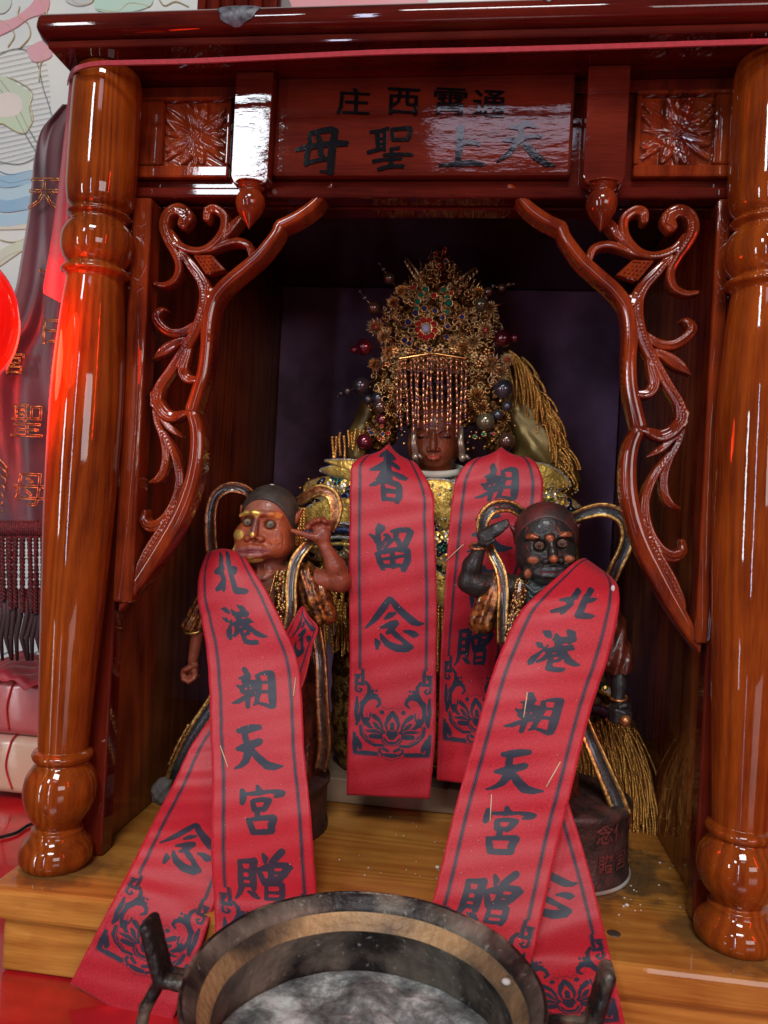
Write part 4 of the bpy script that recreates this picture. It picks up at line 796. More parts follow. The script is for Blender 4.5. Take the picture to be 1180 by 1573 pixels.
r.ell((838, 985, 20), (66, 95, 34)); r.chain([(835, 990, 24, 44), (838, 1110, 24, 46), (840, 1230, 24, 52)], 12, 10); r.ell((822, 935, -30), (18, 40, 24), 6, cut=True); r.F += (1.6*np.sin(r.X*.33+r.Y*.02)*np.clip((r.Y-1000)/60, 0, 1)).astype(np.float32)
r.out('skirt', f2, ROBED, gk)
r = SW((708, 872, -52), (796, 1000, 40), 1.6)
r.chain([(768, 894, 0, 18), (752, 925, 0, 22), (742, 955, 0, 22), (738, 965, 0, 18)], 0, 5); r.box((700, 990, 0), (110, 18, 70), 2, 3, cut=True)
r.cap((722, 896, -10), (716, 880, -20), 20, k=3, cut=True); r.F += (1.5*np.sin(r.X*.38+r.Y*.12)).astype(np.float32); r.out('sleeve', f2, ROBE, gk)
r = SW((880, 890, -40), (990, 1048, 50), 1.8)
r.chain([(906, 908, 12, 25), (935, 960, 8, 25), (946, 1010, 4, 25), (948, 1025, 4, 24)], 0, 8); r.box((940, 1052, 0), (70, 20, 70), 2, 3, cut=True); r.F += (1.5*np.sin(r.X*.35+r.Y*.1)).astype(np.float32); r.out('sleeve', f2, ROBED, gk)
MB().tube([f2.w1(733+12*math.cos(t), 838+4*math.sin(t), -16-11*math.sin(t)) for t in np.linspace(0, 2*math.pi, 20)], .0011, 6).build('bracelet', COPPER, gk, True)
MB().tube([f2.w1(947+12*math.cos(t), 1067+3*math.sin(t), -10-11*math.sin(t)) for t in np.linspace(0, 2*math.pi, 20)], .0011, 6).build('bracelet', COPPER, gk, True)
MB().ball(f2.w1(954, 1098, -25), .0042, 16, 10).build('bronze_knob', COPPER, gk, True)
MB().tube([f2.w1(*p) for p in smooth_path([(802, 888, -12), (796, 915, -24), (790, 945, -30), (784, 975, -30)], 5)], [11*f2.u]*16, 12, flat=.35).build('scale_collar', SCALES, gk, True)
scarf(f2, [(748, 832, 2, 7), (757, 852, -8, 8), (768, 875, -16, 9), (772, 905, -24, 9), (771, 940, -28, 9), (770, 985, -28, 8)], 9, gk, DBR, GILT)
scarf(f2, [(808, 792, 30, 8), (800, 786, 26, 9), (787, 778, 20, 10), (770, 776, 14, 11), (754, 781, 8, 11), (743, 794, 6, 11), (740, 812, 8, 10), (748, 834, 10, 9)], 9, gk, BLK, GILT)
scarf(f2, [(872, 803, 30, 8), (882, 797, 24, 9), (903, 788, 16, 11), (925, 784, 10, 12), (946, 789, 8, 12), (960, 802, 8, 12), (965, 824, 10, 12), (959, 848, 12, 11), (948, 872, 16, 11), (940, 895, 22, 10)], 11, gk, BLK, GILT)
scarf(f2, [(890, 1090, 6, 11), (898, 1115, -2, 12), (911, 1145, -10, 13), (926, 1180, -14, 14), (940, 1212, -16, 15), (952, 1242, -16, 15)], 13, gk, BLK, GILT)
dr = drum('round_base', (.112, .078, .0006), .047, .049, DRUM, gk)
MB().lathe([(.0478, 0), (.0482, .0012), (.047, .0022)], 56, base=(.112, .078, .0004)).build('pale_bottom_edge', mat('dusty_edge', (.42, .38, .33), (.2, .16, .13), .8), gk, True)
# faded red characters round the drum
FADED = mat('faded_red_lettering', (.16, .03, .026), (.05, .015, .013), .6, scale=300)
for ch, ang, z in (('念', -1.02, .036), ('伍', -.72, .036), ('間', -.36, .036), ('贈', -.98, .017), ('宮', -.66, .017), ('念', -.3, .017)):
    V, F = font_mesh(ch, .0135, 2, .0003)
    if len(V):
        A = ang+V[:, 0]/.0455; rr = .0457+.0003; mk('faded_character', np.column_stack([.112+rr*np.cos(A), .078+rr*np.sin(A), .0006+z+V[:, 1]]), F, FADED, dr, False)
# ================================================================== CROWNED GODDESS
f3 = Fr(670, 700, .155); u3 = f3.u
go = thing('goddess_statue', 'seated goddess statue in gold embroidered robes under a towering gilt bead crown', 'statue', (U(670, 1000, .2)[0], .22, .0205))
GSAT = mat('gold_satin', (.85, .56, .11), (.42, .25, .04), .32, metal=.5, scale=110, bump=1.4, bscale=330, Sheen_Weight=.3, detail=6, lo=.4, hi=.6)
CAPE = mat('olive_gold_satin', (.38, .26, .08), (.17, .11, .03), .36, metal=.45, scale=40, bump=.4, bscale=90)
def embroidery():
    m = bpy.data.materials.new('embroidery'); N, L = nodes(m); b = N['Principled BSDF']; setp(b, Roughness=.3, Metallic=.7)
    tc = N.new('ShaderNodeTexCoord'); v = N.new('ShaderNodeTexVoronoi'); v.inputs['Scale'].default_value = 300; n = N.new('ShaderNodeTexNoise'); n.inputs['Scale'].default_value = 75; n.inputs['Detail'].default_value = 1
    L.new(tc.outputs['Object'], v.inputs[0]); L.new(tc.outputs['Object'], n.inputs[0]); r = N.new('ShaderNodeValToRGB'); cr = r.color_ramp; cr.interpolation = 'CONSTANT'
    for p, c in ((0, (.02, .10, .06)), (.36, (.02, .03, .10)), (.42, (.80, .52, .12)), (.5, (.62, .60, .52)), (.54, (.85, .60, .14)), (.64, (.03, .12, .07))):
        e = cr.elements.new(p) if p else cr.elements[0]; e.color = (*c, 1)
    cr.elements[-1].position = .7; L.new(n.outputs[0], r.inputs[0]); L.new(r.outputs[0], b.inputs['Base Color'])
    bp = N.new('ShaderNodeBump'); bp.inputs['Strength'].default_value = 1; bp.inputs['Distance'].default_value = .0012; L.new(v.outputs['Distance'], bp.inputs['Height']); L.new(bp.outputs[0], b.inputs['Normal'])
    return m
EMB = embroidery(); SILV = mat('silver_thread', (.7, .7, .66), (.3, .3, .28), .3, metal=.9, scale=900, bump=1, bscale=1200)
CHAIN = mat('gold_chain', (.95, .56, .15), (.45, .21, .04), .3, metal=.85, scale=500)
s = SW((615, 615, -50), (725, 760, 60), 1.3)
s.ell((669, 668, 8), (40, 54, 40)); s.ell((668, 694, -4), (34, 27, 31), 9); s.ell((668, 713, -14), (15, 9, 13), 6)
s.chain([(668, 668, -32, 3.5), (668, 684, -37, 4.4), (668, 692, -40, 5)], 4, 3); s.ell((662, 694, -35), (4, 3.4, 4), 2); s.ell((674, 694, -35), (4, 3.4, 4), 2)
s.ell((651, 671, -28), (9, 5, 6), 4, cut=True); s.ell((686, 671, -28), (9, 5, 6), 4, cut=True); s.ell((651, 672, -25), (7.5, 4.6, 6), 2); s.ell((686, 672, -25), (7.5, 4.6, 6), 2)
s.chain([(643, 673, -29, .8), (651, 675, -33, .9), (659, 673, -31, .8)], .6, .6, cut=True); s.chain([(678, 673, -31, .8), (686, 675, -33, .9), (694, 673, -29, .8)], .6, .6, cut=True)
s.chain([(659, 703, -33, 2), (668, 702, -37, 2.8), (677, 703, -33, 2)], 2, 2); s.chain([(661, 706.5, -33, 2), (668, 707.5, -36, 2.8), (675, 706.5, -33, 2)], 2, 2); s.chain([(658, 704.6, -36, .7), (668, 704.8, -41, .9), (678, 704.6, -36, .7)], .5, .5, cut=True)
s.cap((669, 700, 10), (669, 750, 12), 26, 30, 8)
for sx in (-1, 1): s.ell((669+sx*38, 684, 6), (6, 20, 9), 3)
s.out('face', f3, PAINT, go, (.17, .042, .016), [(651, 675, 9, 1.3, (.02, .01, .01), 0, -20), (686, 675, 9, 1.3, (.02, .01, .01), 0, -20), (668, 705, 9, 3, (.34, .06, .04), 0, -28), (652, 662, 10, 1.3, (.05, .02, .01), 0, -20), (686, 662, 10, 1.3, (.05, .02, .01), 0, -20)])
def ring(cx, cy, cz, rx, rz, tilt, rad, n=40, a0=0, a1=2*math.pi): return [f3.w1(cx+rx*math.cos(t), cy-tilt*math.sin(t), cz+rz*math.sin(t)) for t in np.linspace(a0, a1, n)]
MB().tube(ring(669, 722, 6, 40, 34, 9, 0), 6*u3, 8).build('white_collar', mat('cream_cloth', (.55, .52, .42), rough=.7), go, True)
MB().tube(ring(671, 732, 6, 52, 42, 11, 0), 5*u3, 8).build('silver_collar_band', SILV, go, True)
MB().tube(ring(671, 741, 6, 60, 48, 12, 0), 5.5*u3, 8).build('gold_collar_band', GSAT, go, True)
# robe and arms
r = SW((440, 700, -52), (905, 1190, 120), 4)
r.ell((672, 800, 45), (150, 80, 52)); r.ell((672, 930, 50), (160, 190, 60), 30); r.box((672, 1080, 70), (170, 120, 75), 40, 30); r.ell((540, 860, 30), (75, 100, 45), 20); r.ell((810, 860, 34), (80, 100, 45), 20)
r.F += (2.0*np.sin(r.X*.12+.03*r.Y)+1.2*np.sin(r.Y*.15+r.X*.05)).astype(np.float32); r.out('robe', f3, mat('dark_gold_brocade', (.42, .24, .06), (.07, .035, .012), .34, metal=.6, scale=190, bump=1.6, bscale=420, lo=.42, hi=.6), go)
def leaf_panel(name, pts, z0, dz, m, edge, par=go, edr=1.7):
    """padded cloth panel (cloud-collar lobe) with a corded border"""
    P = sph_smooth([(x, y, 0) for x, y in pts]+[(*pts[0], 0)], 4)[:-1]; c = P.mean(0); n = len(P); V = []; F = []
    rings = [(1, 0), (.97, -.5), (.85, -.85), (.55, -1.05), (.2, -1.1)]
    for k, d in rings:
        for q in P: x, y = c[0]+(q[0]-c[0])*k, c[1]+(q[1]-c[1])*k; V.append(f3.w1(x, y, z0+dz*((abs(x-670)/100)**1.6)+d*6+1.2*math.sin(x*.25+y*.1)*(1-k)))
    V.append(f3.w1(c[0], c[1], z0+dz*((abs(c[0]-670)/100)**1.6)-6.6)); 
    for k in range(len(rings)-1):
        for i in range(n): F.append((k*n+i, k*n+(i+1) % n, (k+1)*n+(i+1) % n, (k+1)*n+i))
    for i in range(n): F.append(((len(rings)-1)*n+i, (len(rings)-1)*n+(i+1) % n, len(V)-1))
    nb = len(V); V += [f3.w1(q[0], q[1], z0+dz*((abs(q[0]-670)/100)**1.6)+4) for q in P]; F += [(i, nb+i, nb+(i+1) % n, (i+1) % n) for i in range(n)]; F.append(tuple(range(nb, nb+n)))
    o = fixn(mk(name, V, F, m, par, True)); e = MB().tube([V[i] for i in range(n)]+[V[0]], edr*u3, 6); e.build('corded_edge', edge, o, True); return o
for i, (pts, m) in enumerate([
    ([(600, 735), (575, 716), (545, 708), (498, 708), (512, 716), (490, 724), (545, 742), (590, 752)], GSAT), ([(590, 745), (540, 735), (490, 735), (462, 748), (480, 775), (530, 780), (580, 768)], EMB),
    ([(560, 765), (500, 768), (458, 790), (470, 818), (520, 822), (565, 800)], GSAT), ([(560, 800), (505, 805), (458, 830), (475, 862), (530, 860), (570, 830)], EMB),
    ([(745, 735), (790, 712), (840, 716), (872, 742), (850, 752), (800, 752), (755, 752)], GSAT), ([(750, 748), (810, 742), (862, 758), (890, 782), (860, 800), (800, 790), (760, 775)], EMB),
    ([(640, 745), (668, 738), (700, 745), (706, 780), (690, 815), (672, 800), (655, 772)], GSAT), ([(655, 800), (680, 812), (700, 805), (705, 850), (690, 880), (668, 868)], EMB), ([(660, 865), (685, 880), (706, 872), (704, 912), (684, 930), (664, 912)], GSAT)]):
    leaf_panel('robe_panel', pts, -36-(3 if i % 2 == 0 else 0)-(8 if i > 5 else 0), 12, m, SILV if m is GSAT else GILT)
for y0, m in ((822, mat('navy_brocade', (.03, .05, .14), (.01, .015, .05), .3, metal=.4, scale=400, bump=1)), (812, SILV), (833, SILV), (843, GSAT)):
    MB().tube([f3.w1(455+i*9, y0-4+3*math.sin(i*.6), -26-i*.8) for i in range(12)], (6 if y0 == 822 else 3)*u3, 8).build('waist_band', m, go, True)
b = MB(); b2 = MB()
for i in range(420):
    x, y = rnd.choice(((rnd.uniform(456, 560), rnd.uniform(735, 880)), (rnd.uniform(660, 706), rnd.uniform(745, 925)), (rnd.uniform(800, 885), rnd.uniform(740, 800))))
    zz = -45+12*(abs(x-670)/100)**1.6-(8 if 650 < x < 710 else 0); (b if i % 2 else b2).ball(f3.w1(x, y, zz-rnd.uniform(-1, 2)), rnd.uniform(.9, 2.1)*u3, 6, 4)
tag(b.build('sequins', SILV, go, True), kind='stuff'); tag(b2.build('gold_spangles', CHAIN, go, True), kind='stuff')
# twisted chain strands
def strand(p0, L, sway, name, m, parent, r=1.7, step=3.0, fr=f3, z=0, dz=0, bow=0):
    b = MB(); n = max(4, int(L/step)); ph = rnd.random()*6
    for k in range(2):
        P = []
        for i in range(n*2+1):
            t = i/2*step; a = i*.95+k*math.pi; s_ = min(t/L, 1); x = p0[0]+bow*(1-(1-s_)**2.2)+sway*(math.sin(s_*3.5+ph)-math.sin(ph))*.6+math.cos(a)*r*.62; P.append(fr.w1(x, p0[1]+t, z+dz*t/L+math.sin(a)*r*.62))
        b.tube(P, r*.62*fr.u, 4)
    return b.build(name, m, parent, True)
cp = SW((748, 530, 0), (905, 800, 90), 2.2); cp.chain([(772, 575, 48, 24), (806, 625, 48, 36), (832, 690, 46, 42), (856, 735, 40, 32), (845, 760, 36, 26)], 0, 12)
cp.F += (2.2*np.sin(cp.X*.16-cp.Y*.11)).astype(np.float32); cape = cp.out('cape', f3, CAPE, go)
cp = SW((510, 600, 10), (600, 720, 80), 2.4); cp.chain([(562, 620, 50, 20), (548, 660, 48, 20), (540, 695, 44, 16)], 0, 10); cp.out('cape_fold', f3, CAPE, go)
for i in range(100):
    t = i/99; P = sph_smooth([(784, 540, 0), (804, 560, 0), (826, 600, 0), (848, 655, 0), (862, 710, 0)], 9)[int(t*35)]
    strand((P[0]+rnd.uniform(-4, 3)-(i % 3)*5, P[1]+rnd.uniform(-6, 6)), rnd.uniform(40, 92)*(1-.35*t), rnd.uniform(-4, 7), 'fringe_strand', CHAIN, cape, r=1.8, z=14-(i % 4)*4, dz=-6, step=2.5, bow=rnd.uniform(8, 30))
for i in range(9): strand((508+i*6.2, 668+rnd.uniform(-4, 8)-i*1.5), rnd.uniform(28, 44), 2, 'fringe_strand', CHAIN, cape, r=2.0, z=-2)
for i in range(12): strand((484+i*4.6, 925+rnd.uniform(-6, 6)), rnd.uniform(60, 105), 4, 'fringe_strand', CHAIN, cape, r=2.2, z=-30)
for i in range(16): strand((498+i*2.6, 872+rnd.uniform(-8, 10)), rnd.uniform(70, 160), 5, 'fringe_strand', CHAIN, cape, r=1.9, z=-34, bow=rnd.uniform(-12, 4))
for i in range(4): strand((672+i*5, 905), rnd.uniform(90, 130), 1, 'fringe_strand', CHAIN, cape, r=2.6, z=-48)
for i in range(5): strand((452+i*4.6, 782), rnd.uniform(70, 90), 1, 'fringe_strand', CHAIN, cape, r=2.3, z=-30)
# lower hem of the mantle on the right with its long fringe
f4 = Fr(950, 1150, .16)
hm = SW((860, 1025, -20), (1012, 1260, 70), 2.2); hm.chain([(905, 1060, 40, 30), (930, 1110, 34, 36), (950, 1150, 34, 44)], 0, 14); hm.ell((900, 1090, 20), (30, 30, 20), 8); hm.F += (2.2*np.sin(hm.X*.22+hm.Y*.12)).astype(np.float32)
hem = hm.out('mantle_hem', f4, mat('brown_gold_mesh', (.22, .12, .04), (.07, .03, .012), .45, metal=.4, scale=300, bump=1.2, bscale=500), go)
MB().tube([f4.w1(*p) for p in smooth_path([(885, 1058, 0), (915, 1052, -4), (940, 1068, -6)], 6)], 9*f4.u, 8, flat=.6).build('embroidered_band', EMB, hem, True)
MB().tube([f4.w1(*p) for p in smooth_path([(890, 1092, -4), (915, 1088, -8), (938, 1098, -8)], 6)], 9*f4.u, 8, flat=.6).build('purple_band', mat('purple_brocade', (.12, .015, .07), (.04, .01, .03), .4, scale=300, bump=1), hem, True)
for i in range(130):
    t = i/129; P = sph_smooth([(876, 1136, 0), (900, 1116, 0), (925, 1104, 0), (945, 1100, 0), (965, 1108, 0), (978, 1128, 0)], 9)[int(t*44)]
    L = (55+125*min(1, t*1.5))*rnd.uniform(.6, 1.08); L = min(L, 1318-P[1]-rnd.uniform(0, 30))
    strand((P[0]+rnd.uniform(-5, 4)-(i % 3)*4, P[1]+rnd.uniform(-5, 16)), L, rnd.uniform(-7, 9), 'fringe_strand', CHAIN, hem, r=1.7, step=2.6, fr=f4, z=-10-(i % 4)*5, dz=-12, bow=rnd.uniform(8, 36)*min(1, .3+t))
# ------------------------------------------------------------------ crown
f5 = Fr(670, 520, .145); u5 = f5.u
CR = mat('dark_gilt_crown', (.36, .18, .05), (.05, .02, .008), .34, metal=.85, scale=300, bump=1.6, bscale=450, lo=.4, hi=.62)
FIL = mat('gilt_filigree', (.85, .52, .18), (.34, .15, .05), .24, metal=.92, scale=120)
FILB = mat('pale_gilt_filigree', (.9, .66, .34), (.5, .30, .13), .34, metal=.9, scale=200)
s = SW((545, 375, -10), (800, 690, 70), 2.2)
s.ell((672, 510, 40), (88, 75, 30)); s.ell((675, 455, 40), (56, 50, 26), 14); s.ell((670, 590, 36), (100, 70, 34), 20); s.ell((676, 425, 40), (34, 42, 16), 14); s.chain([(585, 640, 30, 24), (580, 670, 26, 26)], 12); s.chain([(755, 630, 30, 24), (765, 670, 26, 24)], 12)
s.ell((668, 608, -16), (52, 41, 28), 8)
s.F += (3.0*np.sin(s.X*.28)*np.sin(s.Y*.31)+1.5*np.sin(s.X*.7+s.Y*.6)).astype(np.float32)
crown = s.out('crown', f5, CR, go)
def front_z(x, y):
    q = max(0, 1-((x-672)/98)**2-((y-500)/125)**2); q2 = max(0, 1-((x-670)/104)**2-((y-600)/85)**2); return 12-30*max(math.sqrt(q), math.sqrt(q2))
def curl(b, x, y, z, R, turns, a0, r, hand=1, n=11):
    P = []
    for i in range(n):
        t = i/(n-1); a = a0+hand*turns*2*math.pi*t; rr = R*(1-.72*t); P.append(f5.w1(x+rr*math.cos(a), y+rr*math.sin(a), z-3*t))
    b.tube(P, r*u5, 4)
def hwid(y): return float(np.interp(y, [383, 405, 430, 455, 480, 515, 560, 640], [4, 18, 36, 62, 86, 104, 104, 100]))*rnd.uniform(.92, 1.04)
b = MB(); bc = MB()
for i in range(900):
    a = rnd.uniform(0, 2*math.pi); q = math.sqrt(rnd.random())
    if rnd.random() < .68: x, y = 674+98*q*math.cos(a), 490+100*q*math.sin(a)
    else: x, y = 671+100*q*math.cos(a), 585+55*q*math.sin(a)
    if (abs(x-668) < 44 and y > 575) or abs(x-675) > hwid(y): continue
    (curl)(b if rnd.random() < .7 else bc, x, y, front_z(x, y)-rnd.uniform(0, 9), rnd.uniform(3, 7.5), rnd.uniform(.5, 1.3), rnd.uniform(0, 6.3), rnd.uniform(.55, .95), rnd.choice((-1, 1)))
for i in range(240):   # upright wire spikes
    a = rnd.uniform(0, 2*math.pi); q = rnd.uniform(.55, 1.03); x, y = 674+98*q*math.cos(a), 490+98*q*math.sin(a); L = rnd.uniform(6, 15)
    if abs(x-675) > hwid(y)*1.06: continue
    dx, dy = math.cos(a)*.6+rnd.uniform(-.5, .5), math.sin(a)*.6-.55; z = front_z(x, y)-4
    b.tube([f5.w1(x, y, z), f5.w1(x+dx*L*.5+rnd.uniform(-1, 1), y+dy*L*.5, z-2), f5.w1(x+dx*L, y+dy*L, z-rnd.uniform(1, 6))], [.8*u5, .6*u5, .9*u5], 4)
tag(b.build('wire_filigree', FIL, crown, True), kind='stuff'); tag(bc.build('wire_filigree', FILB, crown, True), kind='stuff')
# bristly gilt blossoms
def blossom(x, y, R, m, n=34, core=None):
    b = MB(); z = front_z(x, y)-7
    for i in range(n):
        a = i*2.399; q = math.sqrt((i+.5)/n); dx, dy = math.cos(a)*q, math.sin(a)*q; h = math.sqrt(max(0, 1-q*q*.8))
        p0 = f5.w1(x+dx*R*.3, y+dy*R*.3, z-2); p1 = f5.w1(x+dx*R, y+dy*R, z-R*.65*h-1); b.tube([p0, (p0+p1)/2, p1], [.55*u5, 1.0*u5, .5*u5], 4)
    o = b.build('bristle_flower', m, crown, True)
    if core: MB().ball(f5.w1(x, y, z-R*.45), 3.4*u5, 10, 7).build('flower_gem', core, o, True)
RG = mat('red_gem', (.62, .02, .03), (.35, .01, .015), .06, coat=1, Transmission_Weight=.35); GG = mat('green_gem', (.01, .26, .15), (.005, .12, .07), .06, coat=1, Transmission_Weight=.3); BG = mat('blue_gem', (.02, .035, .16), (.01, .015, .07), .06, coat=1); CG = mat('clear_gem', (.75, .72, .85), (.5, .45, .7), .03, coat=1, Transmission_Weight=.5)
for x, y, R, m, c in ((578, 505, 17, FILB, RG), (592, 520, 14, FILB, None), (600, 545, 13, FIL, None), (745, 512, 16, FILB, RG), (728, 530, 15, FILB, None), (712, 540, 14, FIL, None), (752, 478, 14, FILB, None), (697, 530, 11, FILB, None), (606, 470, 12, FIL, None), (618, 452, 11, FIL, None), (735, 455, 12, FIL, None), (755, 560, 18, FILB, None), (770, 572, 15, FILB, None), (778, 552, 12, FILB, RG), (732, 612, 18, FIL, None), (740, 628, 14, FIL, None), (612, 610, 16, FIL, None), (605, 632, 15, FIL, None), (575, 560, 13, FIL, None), (772, 640, 14, FIL, None)):
    blossom(x, y, R, m, 34, c)
# small gilt petals round the crown's brow
for i in range(26):
    x = 590+i*6.3; y = 548+10*math.sin(i*1.7)+abs(x-670)*.06; z = front_z(x, y)-10; b = MB(); a0 = rnd.random()*3
    for k in range(5):
        a = a0+k*1.257; c = f5.w1(x+3.6*math.cos(a), y+3.6*math.sin(a), z); b.ball(c, 2.6*u5, 7, 5, (1, .5, 1))
    b.build('gilt_rosette', FIL if i % 2 else FILB, crown, True)
def gem(x, y, r, m, z=None, name='gem'):
    z = front_z(x, y)-12 if z is None else z; c = f5.w1(x, y, z); b = MB(); n = 8; V = []; d = (CAM-c); d /= np.linalg.norm(d); e = np.cross(d, [0, 0, 1]); e /= np.linalg.norm(e); g = np.cross(e, d)
    for R, h in ((r, -.2), (r*.92, .25), (r*.5, .62)):
        for k in range(n): a = 2*math.pi*k/n+.2; V.append(c+(e*math.cos(a)+g*math.sin(a))*R*u5+d*h*r*u5)
    F = [(k*n+j, k*n+(j+1) % n, (k+1)*n+(j+1) % n, (k+1)*n+j) for k in range(2) for j in range(n)]+[tuple(range(n)), tuple(range(2*n, 3*n))]
    o = b.add(V, F).build(name, m, crown); 
    P = [c+(e*math.cos(a)+g*math.sin(a))*r*1.18*u5 for a in np.linspace(0, 2*math.pi, 15)]; MB().tube(P, .16*r*u5, 5).build('gem_setting', FIL, o, True); return o
q = lambda x, y: (500+x/3.4706, 370+y/3.4706)
gem(*q(545, 495), 7.5, CG, front_z(657, 512)-17)
for k in range(9): a = k*2*math.pi/9+.2; gem(*q(545+44*math.cos(a), 495+46*math.sin(a)), 4.6, RG, front_z(657, 512)-14)
for x, y, r in ((540, 285, 15), (515, 315, 14), (500, 350, 14), (493, 387, 14), (635, 290, 14), (655, 330, 14), (660, 360, 19), (655, 405, 13)): gem(*q(x, y), r/3.47, GG)
for x, y, r in ((488, 410, 15), (535, 388, 14), (590, 400, 13), (450, 455, 16), (430, 550, 15), (455, 567, 13), (650, 535, 12), (655, 480, 12), (730, 430, 13), (630, 435, 12), (645, 130, 10), (560, 600, 12), (500, 598, 9), (570, 670, 13)): gem(*q(x, y), r/3.47, BG)
for x, y, r in ((480, 275, 11), (585, 320, 14), (675, 305, 10), (700, 700, 11), (510, 855, 8), (590, 90, 10), (610, 160, 9), (640, 60, 9)): gem(*q(x, y), r/3.47, RG)
# phoenix wings and top finial
for sx, P0, P1 in ((-1, (652, 436), (625, 396)), (1, (690, 446), (730, 412))):
    b = MB()
    for k in range(9):
        t = k/8; x = P0[0]+(P1[0]-P0[0])*t; y = P0[1]+(P1[1]-P0[1])*t; L = 20*(1-.5*t); dx = -sx*.15+sx*.3*t
        b.tube([f5.w1(x, y, 2), f5.w1(x+sx*2+dx*L*.5, y+L*.5, -2), f5.w1(x+dx*L, y+L, 0)], [1.7*u5, 2.2*u5, .8*u5], 5, flat=.5)
    b.tube([f5.w1(*P0, 0), f5.w1((P0[0]+P1[0])/2, (P0[1]+P1[1])/2-2, -3), f5.w1(*P1, -2)], [2.6*u5, 2.2*u5, 1.2*u5], 6); b.build('phoenix_wing', FILB, crown, True)
b = MB()
for k in range(5):
    y = 430-k*10; w = 18-3.4*k
    for j in range(-3, 4): x = 681+j*w/3; b.tube([f5.w1(x, y, 4), f5.w1(x+j*.9, y-6, 1), f5.w1(x+j*1.2, y-11, 2)], [1.2*u5, .8*u5, 1.2*u5], 4)
    b.tube([f5.w1(681-w, y, 4), f5.w1(681, y+3, -2), f5.w1(681+w, y, 4)], 1.2*u5, 5)
b.build('crown_finial', mat('dark_red_gilt', (.30, .07, .03), (.10, .02, .01), .3, metal=.8, scale=300), crown, True)
# pearls on quivering wires
def pearl_mat(n, c): return mat(n, c, tuple(x*.5 for x in c), .17, metal=.55, scale=30, coat=.8)
PB, PG_, PM, PO = pearl_mat('brown_pearl', (.13, .07, .045)), pearl_mat('grey_pearl', (.075, .075, .09)), pearl_mat('maroon_pearl', (.17, .015, .03)), pearl_mat('olive_pearl', (.16, .14, .08))
PRL = [[(340, 205, 32, PB), (310, 152, 14, PG_), (288, 123, 8, PG_)], [(255, 360, 35, PB), (208, 305, 16, PG_), (180, 270, 8, PG_)], [(830, 358, 38, PO), (866, 285, 25, PB), (893, 246, 12, PG_), (937, 257, 22, PB), (972, 240, 12, PB), (1002, 237, 6, PG_)],
       [(205, 570, 46, PM), (148, 585, 21, PM)], [(942, 525, 48, PM), (1004, 520, 24, PM)], [(185, 778, 50, PG_), (112, 808, 25, PG_), (78, 822, 13, PG_), (60, 836, 6, PG_)], [(225, 852, 26, PG_), (280, 845, 36, PG_)], [(290, 890, 41, PB)],
       [(945, 790, 54, PG_), (965, 880, 29, PG_), (915, 926, 28, PG_), (850, 965, 50, PO), (880, 1020, 21, PB)], [(960, 1062, 45, PB)], [(205, 1080, 45, PM)], [(300, 960, 30, PM)], [(435, 480, 12, PG_), (410, 470, 10, PB)]]
for st in PRL:
    pts = []
    for x, y, r, m in st:
        X, Y = q(x, y); z = front_z(X, Y)-10 if 590 < X < 760 else -4; c = f5.w1(X, Y, z); pts.append(c); o = MB().ball(c, r/3.4706*u5, 22, 16).build('pearl', m, crown, True)
    c0 = f5.w1(670+(q(st[0][0], 0)[0]-670)*.75, 520+(q(0, st[0][1])[1]-520)*.8, 10)
    MB().tube([c0, pts[0]]+pts[1:], .9*u5, 5).build('pearl_wire', FIL, crown, True)
# bead curtain over the brow
BE = mat('copper_bugle_bead', (.80, .44, .24), (.42, .18, .10), .18, metal=.85, scale=200); BD = mat('dark_seed_bead', (.10, .03, .05), rough=.15, coat=1)
for i, (x, y1) in enumerate(((614, 640), (620, 655), (627, 650), (634, 664), (640, 648), (647, 658), (654, 652), (661, 666), (667, 650), (674, 664), (681, 646), (688, 662), (695, 652), (702, 666), (709, 654), (716, 642))):
    y = 556+abs(x-668)*.12; b = MB(); bb = MB(); xx = x+rnd.uniform(-1, 1); k = 0; z = -50+abs(x-668)*.3
    while y < y1:
        if k % 3 != 2: L = rnd.uniform(6, 10); x2 = xx+rnd.uniform(-1.1, 1.1); b.tube([f5.w1(xx, y, z), f5.w1(x2, y+L, z)], 1.9*u5, 6); xx = x2; y += L+1
        else: bb.ball(f5.w1(xx, y+1, z), 2.3*u5, 7, 5); y += 3
        k += 1
    bb.ball(f5.w1(xx, y+1.5, z), 2.2*u5, 8, 6); o = b.build('bead_string', BE, crown, True); bb.build('seed_beads', BD, o, True)
MB().tube([f5.w1(x, 553+abs(x-668)*.1, -51+abs(x-668)*.3) for x in range(612, 726, 6)], 2.2*u5, 6).build('brow_band', FIL, crown, True)
b = MB()
for i in range(150):
    x = rnd.uniform(560, 790); y = rnd.uniform(575, 690)
    if abs(x-670) < 46: continue
    b.ball(f5.w1(x, y, front_z(x, y)-rnd.uniform(4, 12)), rnd.uniform(1.2, 3)*u5, 6, 4)
tag(b.build('gilt_beads', FIL, crown, True), kind='stuff')
# ear pendants
for x in (638, 709):
    b = MB(); b.tube([f5.w1(x, 655, -18), f5.w1(x-1, 680, -20), f5.w1(x+2, 700, -20)], [3*u5, 4.6*u5, 5.6*u5], 8, flat=.5); b.ball(f5.w1(x+2, 704, -20), 6*u5, 10, 8); b.tube([f5.w1(x+6, 700, -22), f5.w1(x+12, 706, -22)], 3*u5, 6); b.build('ear_pendant', mat('pearly_silver', (.36, .30, .22), (.2, .15, .11), .25, metal=.6, scale=200), crown, True)
for i in range(10): gem(rnd.choice((585, 740))+rnd.uniform(-22, 26), 665+rnd.uniform(-14, 14), rnd.uniform(2, 3.4), rnd.choice((GG, BG, RG)), -16)
